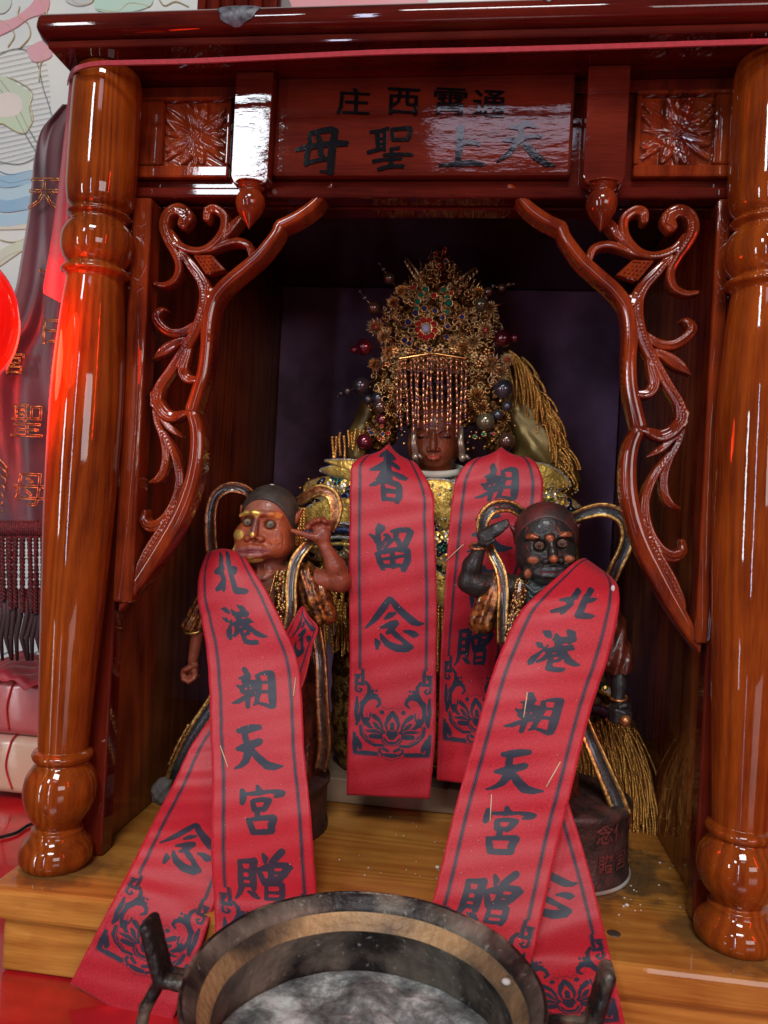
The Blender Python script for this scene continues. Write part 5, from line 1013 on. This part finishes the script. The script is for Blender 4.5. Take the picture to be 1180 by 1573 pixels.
# ================================================================== INCENSE BURNER in front
BR = mat('sooty_bronze', (.26, .20, .14), (.016, .014, .013), .40, metal=.35, scale=55, bump=1, bscale=260, detail=10, lo=.46, hi=.68, rvar=.15)
def speckled():
    m = mat('speckled_bronze', (.22, .19, .145), (.016, .014, .013), .5, metal=.3, scale=45, bump=1, bscale=220, detail=10).copy(); N, L = m.node_tree.nodes, m.node_tree.links; b = N['Principled BSDF']
    tc = N.new('ShaderNodeTexCoord'); n = N.new('ShaderNodeTexNoise'); n.inputs['Scale'].default_value = 260; n.inputs['Detail'].default_value = 6; n.inputs['Roughness'].default_value = .7; L.new(tc.outputs['Object'], n.inputs[0])
    r = N.new('ShaderNodeMapRange'); r.inputs[1].default_value = .60; r.inputs[2].default_value = .72; L.new(n.outputs[0], r.inputs[0])
    old = b.inputs['Base Color'].links[0].from_socket; mx = N.new('ShaderNodeMix'); mx.data_type = 'RGBA'; L.new(r.outputs[0], mx.inputs[0]); L.new(old, mx.inputs[6]); mx.inputs[7].default_value = (.36, .36, .33, 1); L.new(mx.outputs[2], b.inputs['Base Color']); return m
SPK = speckled()
TAN = mat('rusty_tan_band', (.50, .32, .14), (.05, .04, .03), .55, metal=.15, scale=26, bump=1, bscale=300, detail=12, lo=.36, hi=.70, stretch=(1, 1, 1.5))
bc = np.array([.0138, -.175, 0]); zr = .0590
bu = thing('incense_burner', 'round sooty bronze incense burner with two upright ears in front of the shrine', 'incense burner', (bc[0], bc[1], -.0518))
pr = sph_smooth([(.030, -.030), (.045, -.022), (.060, -.004), (.0665, .018), (.0660, .036), (.0625, .046), (.0632, .051), (.0665, .0545), (.0672, .057), (.0669, zr), (.0662, zr+.0004), (.0655, zr-.0001)], 5)
n = 96
def shell(prof, name, m, par): 
    V = []; F = []
    for (r, z) in prof:
        for j in range(n): q = 2*math.pi*j/n; w = 1+.004*math.sin(3*q+1)+.002*math.sin(11*q); V.append((bc[0]+r*w*math.cos(q), bc[1]+r*w*math.sin(q), z))
    for i in range(len(prof)-1):
        for j in range(n): F.append((i*n+j, i*n+(j+1) % n, (i+1)*n+(j+1) % n, (i+1)*n+j))
    return fixn(mk(name, V, F, m, par, True))
bowl = shell([(r, z) for r, z in pr], 'bowl', BR, bu)
shell(sph_smooth([(.0655, zr-.0001), (.0640, zr-.0012), (.0612, zr-.0042), (.0606, zr-.0060)], 5), 'speckled_lip', SPK, bowl)
shell(sph_smooth([(.0606, zr-.0060), (.0585, zr-.0085), (.0566, zr-.0105), (.0556, zr-.0120)], 5), 'rusty_inner_ledge', TAN, bowl)
shell(sph_smooth([(.0556, zr-.0120), (.0568, zr-.015), (.0582, zr-.020), (.0590, zr-.028), (.0560, zr-.040), (.03, zr-.052)], 5), 'inner_wall', SPK, bowl)
for k in range(3):
    a = math.radians(90+120*k); p = lambda r, z: (bc[0]+r*math.cos(a), bc[1]+r*math.sin(a), z)
    MB().tube([p(.045, -.016), p(.052, -.026), p(.056, -.038), p(.060, -.0516)], [.013, .011, .008, .009], 14).build('leg', BR, bu, True)
fb_ = Fr(560, 1500, -.175)
def ear(sg, pts, name='ear'):
    e = SW(pts[0], pts[1], 1.5)
    for ch in pts[2]: e.chain(ch, 4, 4)
    e.F += (.5*np.sin(e.X*.3)*np.sin(e.Y*.27+e.Z*.3)).astype(np.float32); e.out(name, fb_, BR, bu)
ear(-1, ((175, 1385, -34), (320, 1665, 34), [[(218, 1416, -14, 10.5), (240, 1498, -14, 10)], [(218, 1416, 0, 11), (240, 1498, 0, 11)], [(218, 1416, 14, 10.5), (240, 1498, 14, 10)], [(240, 1500, -10, 11), (302, 1512, -8, 12)], [(240, 1500, 10, 11), (302, 1512, 8, 12)], [(238, 1502, 0, 11), (212, 1548, 0, 10), (198, 1600, 0, 10), (215, 1640, 0, 10), (300, 1640, 0, 11)]]))
ear(1, ((815, 1455, -34), (960, 1700, 34), [[(919, 1494, -14, 10.5), (896, 1575, -14, 11)], [(919, 1494, 0, 11), (896, 1575, 0, 11)], [(919, 1494, 14, 10.5), (896, 1575, 14, 11)], [(894, 1578, -10, 11), (828, 1574, -8, 12)], [(894, 1578, 10, 11), (828, 1574, 8, 12)], [(896, 1578, 0, 11), (916, 1625, 0, 10), (900, 1680, 0, 10), (835, 1680, 0, 11)]]))
# ash bed
AM = bpy.data.materials.new('grey_ash'); N, L = nodes(AM); b_ = N['Principled BSDF']; setp(b_, Roughness=.95)
tc = N.new('ShaderNodeTexCoord'); n1 = N.new('ShaderNodeTexNoise'); n1.inputs['Scale'].default_value = 60; n1.inputs['Detail'].default_value = 15; n1.inputs['Roughness'].default_value = .8; n1.inputs['Distortion'].default_value = 0; L.new(tc.outputs['Object'], n1.inputs[0])
r_ = N.new('ShaderNodeValToRGB'); e_ = r_.color_ramp.elements; e_[0].position = .43; e_[0].color = (.05, .055, .055, 1); e_[1].position = .60; e_[1].color = (.72, .78, .75, 1); x_ = e_.new(.52); x_.color = (.24, .27, .26, 1); n2_ = N.new('ShaderNodeTexNoise'); n2_.inputs['Scale'].default_value = 26; n2_.inputs['Detail'].default_value = 5; L.new(tc.outputs['Object'], n2_.inputs[0]); mx_ = N.new('ShaderNodeMix'); mx_.inputs[0].default_value = .38; L.new(n1.outputs[0], mx_.inputs[2]); L.new(n2_.outputs[0], mx_.inputs[3]); L.new(mx_.outputs[0], r_.inputs[0]); L.new(r_.outputs[0], b_.inputs['Base Color'])
bp_ = N.new('ShaderNodeBump'); bp_.inputs['Strength'].default_value = .8; bp_.inputs['Distance'].default_value = .002; L.new(n1.outputs[0], bp_.inputs['Height']); L.new(bp_.outputs[0], b_.inputs['Normal'])
V = []; F = []; nr, na = 46, 110
for i in range(nr+1):
    for j in range(na):
        r = .0584*i/nr; a = 2*math.pi*j/na; x, y = bc[0]+r*math.cos(a), bc[1]+r*math.sin(a)
        h = mnoise.noise(Vector((x*45, y*45, 3)))*.0045+mnoise.noise(Vector((x*150, y*150, 9)))*.0018+mnoise.noise(Vector((x*400, y*400, 1)))*.0007; V.append((x, y, .0285+h*1.3*(1-(r/.06)**6)+.004*(1-(r/.0584)**2)-.001))
for i in range(nr):
    for j in range(na): F.append((i*na+j, i*na+(j+1) % na, (i+1)*na+(j+1) % na, (i+1)*na+j))
tag(mk('ash', V, F, AM, None, True), 'crusty pale and dark grey ash filling the incense burner', 'ash', kind='stuff')
MB().ball((bc[0]+.0535, bc[1]+.0235, zr-.0075), .0016, 10, 7, (1.2, 1, .8)).build('ash_lump', mat('ash_white', (.7, .68, .62)), bowl, True)
# ================================================================== LEFT SIDE AND BACKGROUND
TBL = mat('glossy_red_table_cover', (.50, .012, .018), (.34, .008, .012), .22, scale=40, bump=.35, bscale=60, coat=.5)
tp = MB().box((-1.2, -.75, -.075), (1.2, .60, -.0525)).build('tabletop', TBL); tag(tp, kind='structure')
def flat_noise_wall():
    m = bpy.data.materials.new('painted_tile_wall'); N, L = nodes(m); b = N['Principled BSDF']; setp(b, Roughness=.35)
    tc = N.new('ShaderNodeTexCoord'); n = N.new('ShaderNodeTexNoise'); n.inputs['Scale'].default_value = 9; n.inputs['Detail'].default_value = 4; L.new(tc.outputs['Object'], n.inputs[0])
    r = N.new('ShaderNodeValToRGB'); e = r.color_ramp.elements; e[0].position = .3; e[0].color = (.50, .57, .56, 1); e[1].position = .7; e[1].color = (.66, .68, .60, 1); L.new(n.outputs[0], r.inputs[0]); L.new(r.outputs[0], b.inputs['Base Color']); return m
wl = MB().box((-1.6, .470, -.6), (1.6, .49, 1.6)).build('mural_wall', flat_noise_wall()); tag(wl, 'pale painted mural wall with raised gold outlines behind the shrine', 'wall')
YW = .4685
def wpt(x, y, d=0): p = U(x, y, YW); p[1] -= d; return p
GL_ = mat('raised_gold_line', (.62, .55, .30), (.4, .33, .15), .4, metal=.4); GR_ = mat('thin_grey_line', (.16, .19, .20), rough=.6)
def wline(pts, r, m, name='raised_line', sm=5): MB().tube([wpt(x, y) for x, y, _ in sph_smooth([(x, y, 0) for x, y in pts], sm)], r, 5).build(name, m, wl, True)
def wpatch(pts, c, d, name='painted_patch'):
    c = tuple(.72*a+.28*w_ for a, w_ in zip(c, (.56, .6, .57))); d = (d-.0008)*.35+.0003
    P = sph_smooth([(x, y, 0) for x, y in pts]+[(*pts[0], 0)], 4)[:-1]; W3 = [wpt(x, y, d) for x, y, _ in P]; n = len(W3)
    tr = tessellate_polygon([[Vector((p[0], p[2], 0)) for p in W3]]); V = W3+[p+np.array([0, .004, 0]) for p in W3]; F = [tuple(t) for t in tr]+[(i, (i+1) % n, n+(i+1) % n, n+i) for i in range(n)]
    fixn(mk(name, V, F, mat('paint_%d' % (hash(c) % 9999), c, tuple(x*.75+.12 for x in c), .4, scale=25), wl, False))
wpatch([(-20, 32), (15, 30), (45, 10), (60, -10), (75, -5), (72, 18), (45, 28), (20, 45), (-20, 60)], (.62, .17, .22), .0010)
wpatch([(40, 75), (68, 62), (80, 85), (60, 95), (48, 92)], (.60, .22, .26), .0011)
wpatch([(-20, 118), (8, 118), (30, 132), (50, 145), (45, 165), (48, 188), (38, 205), (20, 200), (5, 190), (-20, 188)], (.42, .56, .33), .0012)
wpatch([(-10, 148), (15, 142), (33, 152), (32, 172), (15, 180), (-10, 176)], (.66, .60, .50), .0016)
for i, (c, o) in enumerate((((.13, .36, .52), 0), ((.30, .52, .60), 20), ((.10, .32, .50), 38), ((.24, .48, .60), 60))):
    wpatch([(-30, 258+o), (10, 270+o), (50, 262+o), (80, 268+o), (80, 280+o), (40, 284+o), (5, 288+o), (-30, 276+o)], c, .0010+.0002*i)
wpatch([(-30, 338), (60, 338), (60, 350), (-30, 352)], (.60, .55, .38), .0012); wpatch([(-20, 400), (8, 380), (45, 365), (50, 372), (20, 395), (-20, 420)], (.52, .55, .36), .0012)
wpatch([(-20, 0), (8, -12), (18, 4), (6, 20), (-20, 18)], (.50, .62, .50), .0011); wpatch([(145, 2), (160, -12), (225, -12), (232, 8), (190, 20), (150, 16)], (.36, .62, .46), .0010); wpatch([(98, -12), (142, -12), (140, 4), (120, 9), (102, 2)], (.42, .44, .42), .0010)
wpatch([(415, -20), (620, -20), (640, 12), (410, 20)], (.62, .05, .08), .0012)
for k in range(22):   # hatched fan feathers
    y = 76+k*8.2; x1 = 78-18*abs(math.sin((k-11)*.13)) if k < 30 else 60
    MB().tube([wpt(-15, y+8), wpt(60+18*math.sin(min(1, (k+2)/14)*1.57)-max(0, k-16)*5, y-10)], .00025, 4).build('hatch_line', GR_, wl)
wline([(-10, 88), (18, 76), (42, 78), (58, 100), (66, 135), (76, 165), (82, 200), (62, 235), (30, 252), (-10, 246)], .0005, GR_)
wline([(-10, 110), (20, 150), (48, 205), (75, 245)], .0006, GR_); wline([(-14, 118), (14, 158), (42, 212), (68, 250)], .0006, GR_)
for p in ([(-5, 28), (14, 40), (22, 55), (12, 72)], [(30, 10), (28, 25), (42, 35), (46, 55), (30, 75)], [(62, 0), (72, 18), (68, 40), (78, 60), (72, 82), (62, 100), (60, 125)], [(10, 118), (28, 125), (48, 140), (46, 160), (50, 185), (36, 204), (18, 198), (4, 190), (-10, 192)], [(15, 142), (33, 155), (30, 172), (14, 180)], [(-10, 365), (20, 372), (50, 362)], [(-10, 410), (15, 392), (35, 385)], [(105, -10), (118, 6), (140, 4), (146, -10)], [(150, 14), (180, 18), (200, 5), (230, 10)], [(240, -10), (252, 8), (270, 2), (290, 10)]): wline(p, .0007, GL_)
for k in range(5): wline([(-15, 256+k*14), (15, 268+k*13), (50, 262+k*13), (80, 268+k*13)], .0005, mat('blue_line', (.06, .22, .40), rough=.5))
for k in range(7): wline([(5, 1005-k*30), (20, 1000-k*30), (38, 1008-k*30), (60, 1000-k*30)], .0006, GR_)
# dark satin banner with gold characters and tasselled fringe
BAN = mat('dark_plum_satin', (.060, .014, .022), (.028, .007, .012), .42, scale=25, bump=.6, bscale=30, detail=2, Sheen_Weight=.3)
Yb = .13; bn = thing('banner', 'dark plum satin banner with embossed gold characters and a corded fringe beside the left column', 'banner', U(30, 1020, Yb))
left = sph_smooth([(96, 160, 0), (66, 198, 0), (55, 240, 0), (50, 290, 0), (44, 340, 0), (34, 400, 0), (24, 450, 0), (2, 500, 0), (-40, 545, 0), (-70, 600, 0), (-75, 700, 0), (-75, 812, 0)], 6)
V = []; F = []; NU = 26
for i, (x, y, _) in enumerate(left):
    for j in range(NU+1):
        t = j/NU; X = x+(155-x)*t; V.append(U(X, y, Yb+.006*math.sin(t*7+y*.006)+.003*math.sin(t*17-y*.01)))
for i in range(len(left)-1):
    for j in range(NU): F.append((i*(NU+1)+j, (i+1)*(NU+1)+j, (i+1)*(NU+1)+j+1, i*(NU+1)+j+1))
o = fixn(mk('satin_cloth', V, F, BAN, bn, True)); md = o.modifiers.new('t', 'SOLIDIFY'); md.thickness = .0012
GE_ = mat('gold_embroidery', (.75, .42, .12), (.30, .12, .03), .3, metal=.8, scale=300, bump=1, bscale=700)
for ch, x, y, sz in (('天', 68, 300, .03), ('上', 84, 400, .028), ('日', 80, 512, .024), ('聖', 42, 650, .030), ('母', 44, 755, .030), ('宮', 22, 560, .02)):
    V2, F2 = font_mesh(ch, sz, 2, -.0002)
    if len(V2):
        c = U(x, y, Yb-.0095); b = MB()
        # corded outline of every stroke
        from collections import Counter
        cnt = Counter(tuple(sorted((f[i], f[(i+1) % len(f)]))) for f in F2 for i in range(len(f)))
        for (a, d), k in cnt.items():
            if k == 1: b.tube([c+np.array([V2[a][0], 0, V2[a][1]]), c+np.array([V2[d][0], 0, V2[d][1]])], .00045, 4)
        e = b.build('embroidered_character', GE_, o, True)
for k in range(7): MB().tube([U(-6+2*k, 700+k*14, Yb-.009), U(6+3*math.sin(k), 712+k*12, Yb-.010), U(14-k*2, 722+k*11, Yb-.009)], .0006, 5).build('embroidered_flame', GE_, o, True)
CORD = mat('dark_maroon_cord', (.07, .010, .012), (.025, .006, .009), .6, scale=600, bump=1, bscale=900)
fbn = Fr(30, 860, Yb-.008)
b = MB()
for k in range(48): x = -72+k*3.4; b.tube([fbn.w1(x, 800, 0), fbn.w1(x+1, 812, -2), fbn.w1(x, 826, 0)], 1.9*fbn.u, 5)
b.build('braid_band', CORD, o, True)
for k in range(30):
    x = -70+k*5.2+rnd.uniform(-1, 1); strand((x, 824), rnd.uniform(98, 125), rnd.uniform(-3, 3), 'fringe_cord', CORD, o, r=3.0, step=3.4, fr=fbn, z=-1-(k % 2)*4)
BKC = mat('black_cord', (.02, .015, .018), rough=.6)
for k in range(13):
    x = -20+k*8; MB().tube([fbn.w1(x, 905, 2), fbn.w1(x+4+3*math.sin(k), 945, 0), fbn.w1(x-3, 980, 0), fbn.w1(x+5*math.sin(k*2), 1015, 2)], [5*fbn.u, 4.4*fbn.u, 3.4*fbn.u, 2.2*fbn.u], 7).build('fringe_tail', BKC, o, True)
# red cloth band tied round the top, its end hanging beside the left column
RCL = mat('matte_red_cloth', (.36, .010, .022), (.27, .007, .016), .75, scale=300, bump=.5, bscale=1500, Sheen_Weight=.3)
rc = thing('red_cloth_band', 'matte red cloth band strung under the roof edge and hanging down beside the left column', 'cloth', U(85, 465, .01))
P = [U(x, y, Y) for x, y, Y in ((104, 128, .012), (110, 112, -.010), (122, 104, -.024), (150, 98, -.0262), (200, 96.5, -.0262), (300, 94, -.0262), (450, 87, -.0262), (590, 80.5, -.0262), (750, 77, -.0262), (900, 73, -.0262), (1050, 68, -.0262), (1180, 64, -.0262), (1240, 62, -.0262))]
P = list(sph_smooth(P, 5)); V = []; F = []
for i, p in enumerate(P):
    for dy, dz in ((-.0006, .0014), (.0006, .0014), (.0006, -.0014), (-.0006, -.0014)): V.append((p[0], p[1]+dy, p[2]+dz))
for i in range(len(P)-1):
    for j in range(4): F.append((i*4+j, i*4+(j+1) % 4, i*4+4+(j+1) % 4, i*4+4+j))
F += [(0, 1, 2, 3), tuple(len(V)-4+i for i in range(4))]; mk('hem_strip', V, F, RCL, rc, False)
rows = [((110, 108), (118, 118), .008, -.004), ((104, 180), (111, 186), .012, .004), ((95, 260), (104, 268), .016, .006), ((84, 350), (102, 358), .02, .006), ((74, 410), (101, 420), .022, .008), ((66, 452), (102, 474), .024, .010)]
V = []; F = []; k = 12
for (a, c, Ya, Yc) in rows:
    for j in range(k+1): t = j/k; V.append(U(a[0]+(c[0]+6-a[0])*t, a[1]+(c[1]-a[1])*t, Ya+(Yc-Ya)*t+.0012*math.sin(t*9)))
for i in range(len(rows)-1):
    for j in range(k): F.append((i*(k+1)+j, (i+1)*(k+1)+j, (i+1)*(k+1)+j+1, i*(k+1)+j+1))
o = fixn(mk('hanging_end', V, F, RCL, rc, True)); md = o.modifiers.new('t', 'SOLIDIFY'); md.thickness = .0016; md2 = o.modifiers.new('s', 'SUBSURF'); md2.levels = 1; md2.render_levels = 2
# glowing red altar lamp
lm = U(-58, 492, -.055); LR = mat('red_lamp_shade', (.7, .01, .01), (.5, .005, .005), .12, coat=1, Emission_Color=(1, .006, .003, 1), Emission_Strength=.62)
la = thing('altar_lamp', 'glowing glossy red altar lamp at the far left edge', 'lamp', (lm[0], lm[1], -.052))
MB().ball(lm, .0300, 48, 32, (1, 1, 1.32)).build('lamp_shade', LR, la, True)
MB().lathe([(.030, 0), (.030, .006), (.010, .012), (.008, lm[2]+.052-.04), (.016, lm[2]+.052-.034)], 32, base=(lm[0], lm[1], -.052)).build('lamp_stand', mat('brass', (.6, .4, .12), metal=.9, rough=.3), la, True)
pl_ = bpy.data.lights.new('lamp_glow', 'AREA'); pl_.shape = 'DISK'; pl_.size = .052; pl_.energy = .10; pl_.color = (1, .03, .006)
po = bpy.data.objects.new('lamp_glow', pl_); S.collection.objects.link(po); po.location = (lm[0]+.031, lm[1]+.005, lm[2]); po.rotation_euler = Vector((1, .35, -.1)).to_track_quat('-Z', 'Y').to_euler()
pl3 = bpy.data.lights.new('lamp_glow', 'AREA'); pl3.shape = 'DISK'; pl3.size = .05; pl3.energy = .7; pl3.color = (1, .02, .01); po3 = bpy.data.objects.new('lamp_glow', pl3); S.collection.objects.link(po3); po3.location = (lm[0], lm[1]+.033, lm[2]-.01); po3.rotation_euler = Vector((.25, 1, -.35)).to_track_quat('-Z', 'Y').to_euler()
pl2 = bpy.data.lights.new('lamp_glow', 'POINT'); pl2.shadow_soft_size = .02; pl2.energy = .07; pl2.color = (1, .03, .006); po2 = bpy.data.objects.new('lamp_glow', pl2); S.collection.objects.link(po2); po2.location = (lm[0]+.005, lm[1]+.055, lm[2]-.005)
# wrapped bundles on the table at the left
PKG = [mat('pink_wrapping', (.42, .10, .09), (.34, .05, .06), .35, scale=30, bump=.5, bscale=45, coat=.3), mat('beige_wrapping', (.50, .33, .22), (.42, .12, .13), .4, scale=14, bump=.5, bscale=45, coat=.3, lo=.34, hi=.5)]
yk = .20; zt_ = [U(20, py, yk)[2] for py in (1045, 1132, 1222)]
for i, (lab, top) in enumerate((('reddish pink wrapped bundle on top of the beige one at the left', zt_[0]), ('beige pink-stained wrapped bundle lowest at the left under the pink one', zt_[1]))):
    z0 = zt_[1]+.0005 if i == 0 else max(zt_[2], -.0515); x0, x1 = U(-60, 1100, yk)[0], U(64, 1100, yk)[0]
    q_ = thing('wrapped_bundle', lab, 'bundle', ((x0+x1)/2, yk+.04, z0), 'wrapped bundles stacked at the left')
    MB().box((x0, yk, z0), (x1+.01, yk+.09, top), .008, 5).build('wrapping', PKG[i], q_, True)
    xs_ = U(17 if i else 14, 1100, yk)[0]; MB().tube(list(sph_smooth([(xs_+.004, yk+.01, top+.0008), (xs_+.003, yk+.001, top-.001), (xs_+.001, yk-.0008, top-.008), (xs_-.002, yk-.0012, (top+z0)/2), (xs_+.001+.004*i, yk-.0006, z0+.006)], 6)), .0009, 7).build('red_string', mat('red_string', (.5, .008, .015), rough=.5), q_, True)
zc = zt_[0]+.0006
cl = MB(); V = []; F = []; nx, ny = 30, 14; x0, x1 = U(-70, 1040, yk)[0], U(74, 1040, yk)[0]
for i in range(nx+1):
    for j in range(ny+1):
        t, u = i/nx, j/ny; x = x0+(x1-x0)*t; V.append((x, yk-.008+.09*u, zc+.0042+.0032*math.sin(t*13+u*5)+.0022*math.sin(t*29-u*9)+(-.006 if j == 0 else 0)))
for i in range(nx):
    for j in range(ny): F.append((i*(ny+1)+j, (i+1)*(ny+1)+j, (i+1)*(ny+1)+j+1, i*(ny+1)+j+1))
o = fixn(mk('red_cloth', V, F, mat('sheer_red_cloth', (.40, .02, .03), (.22, .008, .014), .5, scale=60, bump=.4), None, True)); tag(o, 'crumpled sheer red cloth lying over the stacked bundles', 'cloth'); md = o.modifiers.new('t', 'SOLIDIFY'); md.thickness = .0008
cb = [G(x, y, -.0505) for x, y in ((-60, 1300), (0, 1286), (25, 1279), (45, 1267), (70, 1262))]
o = MB().tube(list(sph_smooth(cb, 6)), .0014, 8).build('power_cable', mat('black_rubber', (.012, .012, .012), rough=.4), None, True); tag(o, 'thin black cable crossing the red table cover left of the shrine', 'cable')
# dark stand on the roof, behind the edge
xa, xb = U(300, 5, .06)[0], U(430, 5, .06)[0]
st_ = thing('lacquer_stand', 'dark red lacquered slatted stand resting on top of the shrine roof', 'stand', ((xa+xb)/2, .09, .5190))
MB().box((xa, .062, .519), (xb, .12, .60), .002).build('stand_body', WRED, st_)
for k in range(6): x = xa+(xb-xa)*(k+.5)/6; MB().box((x-.003, .058, .5195), (x+.003, .0618, .60), .001).build('slat', WREDV, st_)
# ash and dust flecks
wh = mat('ash_white', (.7, .68, .62))
b = MB()
for k in range(44):
    x = rnd.choice((rnd.uniform(520, 700), rnd.uniform(540, 690), rnd.uniform(900, 1050), rnd.uniform(950, 1060))); y = rnd.uniform(1262, 1350) if x < 720 else rnd.uniform(1290, 1420)
    c = G(x, y, .0003); b.ball(c, rnd.uniform(.00022, .0006), 6, 4, (1.3, 1, .6))
for x, y, r in ((672, 1332, .0013), (963, 1390, .0012), (958, 1392, .0007), (1014, 1325, .0008), (566, 1333, .0006), (600, 1255, .0006)): b.ball(G(x, y, .0006), r, 8, 5, (1.2, 1, .7))
tag(b.build('ash_flecks', wh, None, True), 'white ash flecks scattered over the wooden shelf', 'ash flecks', kind='stuff')
o = MB().ball(on_sash(fd, 91, 508)+np.array([0, -.0006, 0]), .0016, 9, 6, (.8, .6, 1.3)).build('wax_crumb', wh, None, True); tag(o, 'white crumb stuck near the top of the black guardian ribbon', 'crumb')
b = MB()
for f_, vm in ((fa, 390), (fb, 380), (fc, 500), (fd, 520)):
    for k in range(26): b.ball(on_sash(f_, rnd.uniform(8, 92), rnd.uniform(110, vm)), rnd.uniform(.00012, .00032), 5, 4)
tag(b.build('ash_dust', wh, None, True), 'tiny pale ash specks sprinkled on the red ribbons', 'ash dust', kind='stuff')
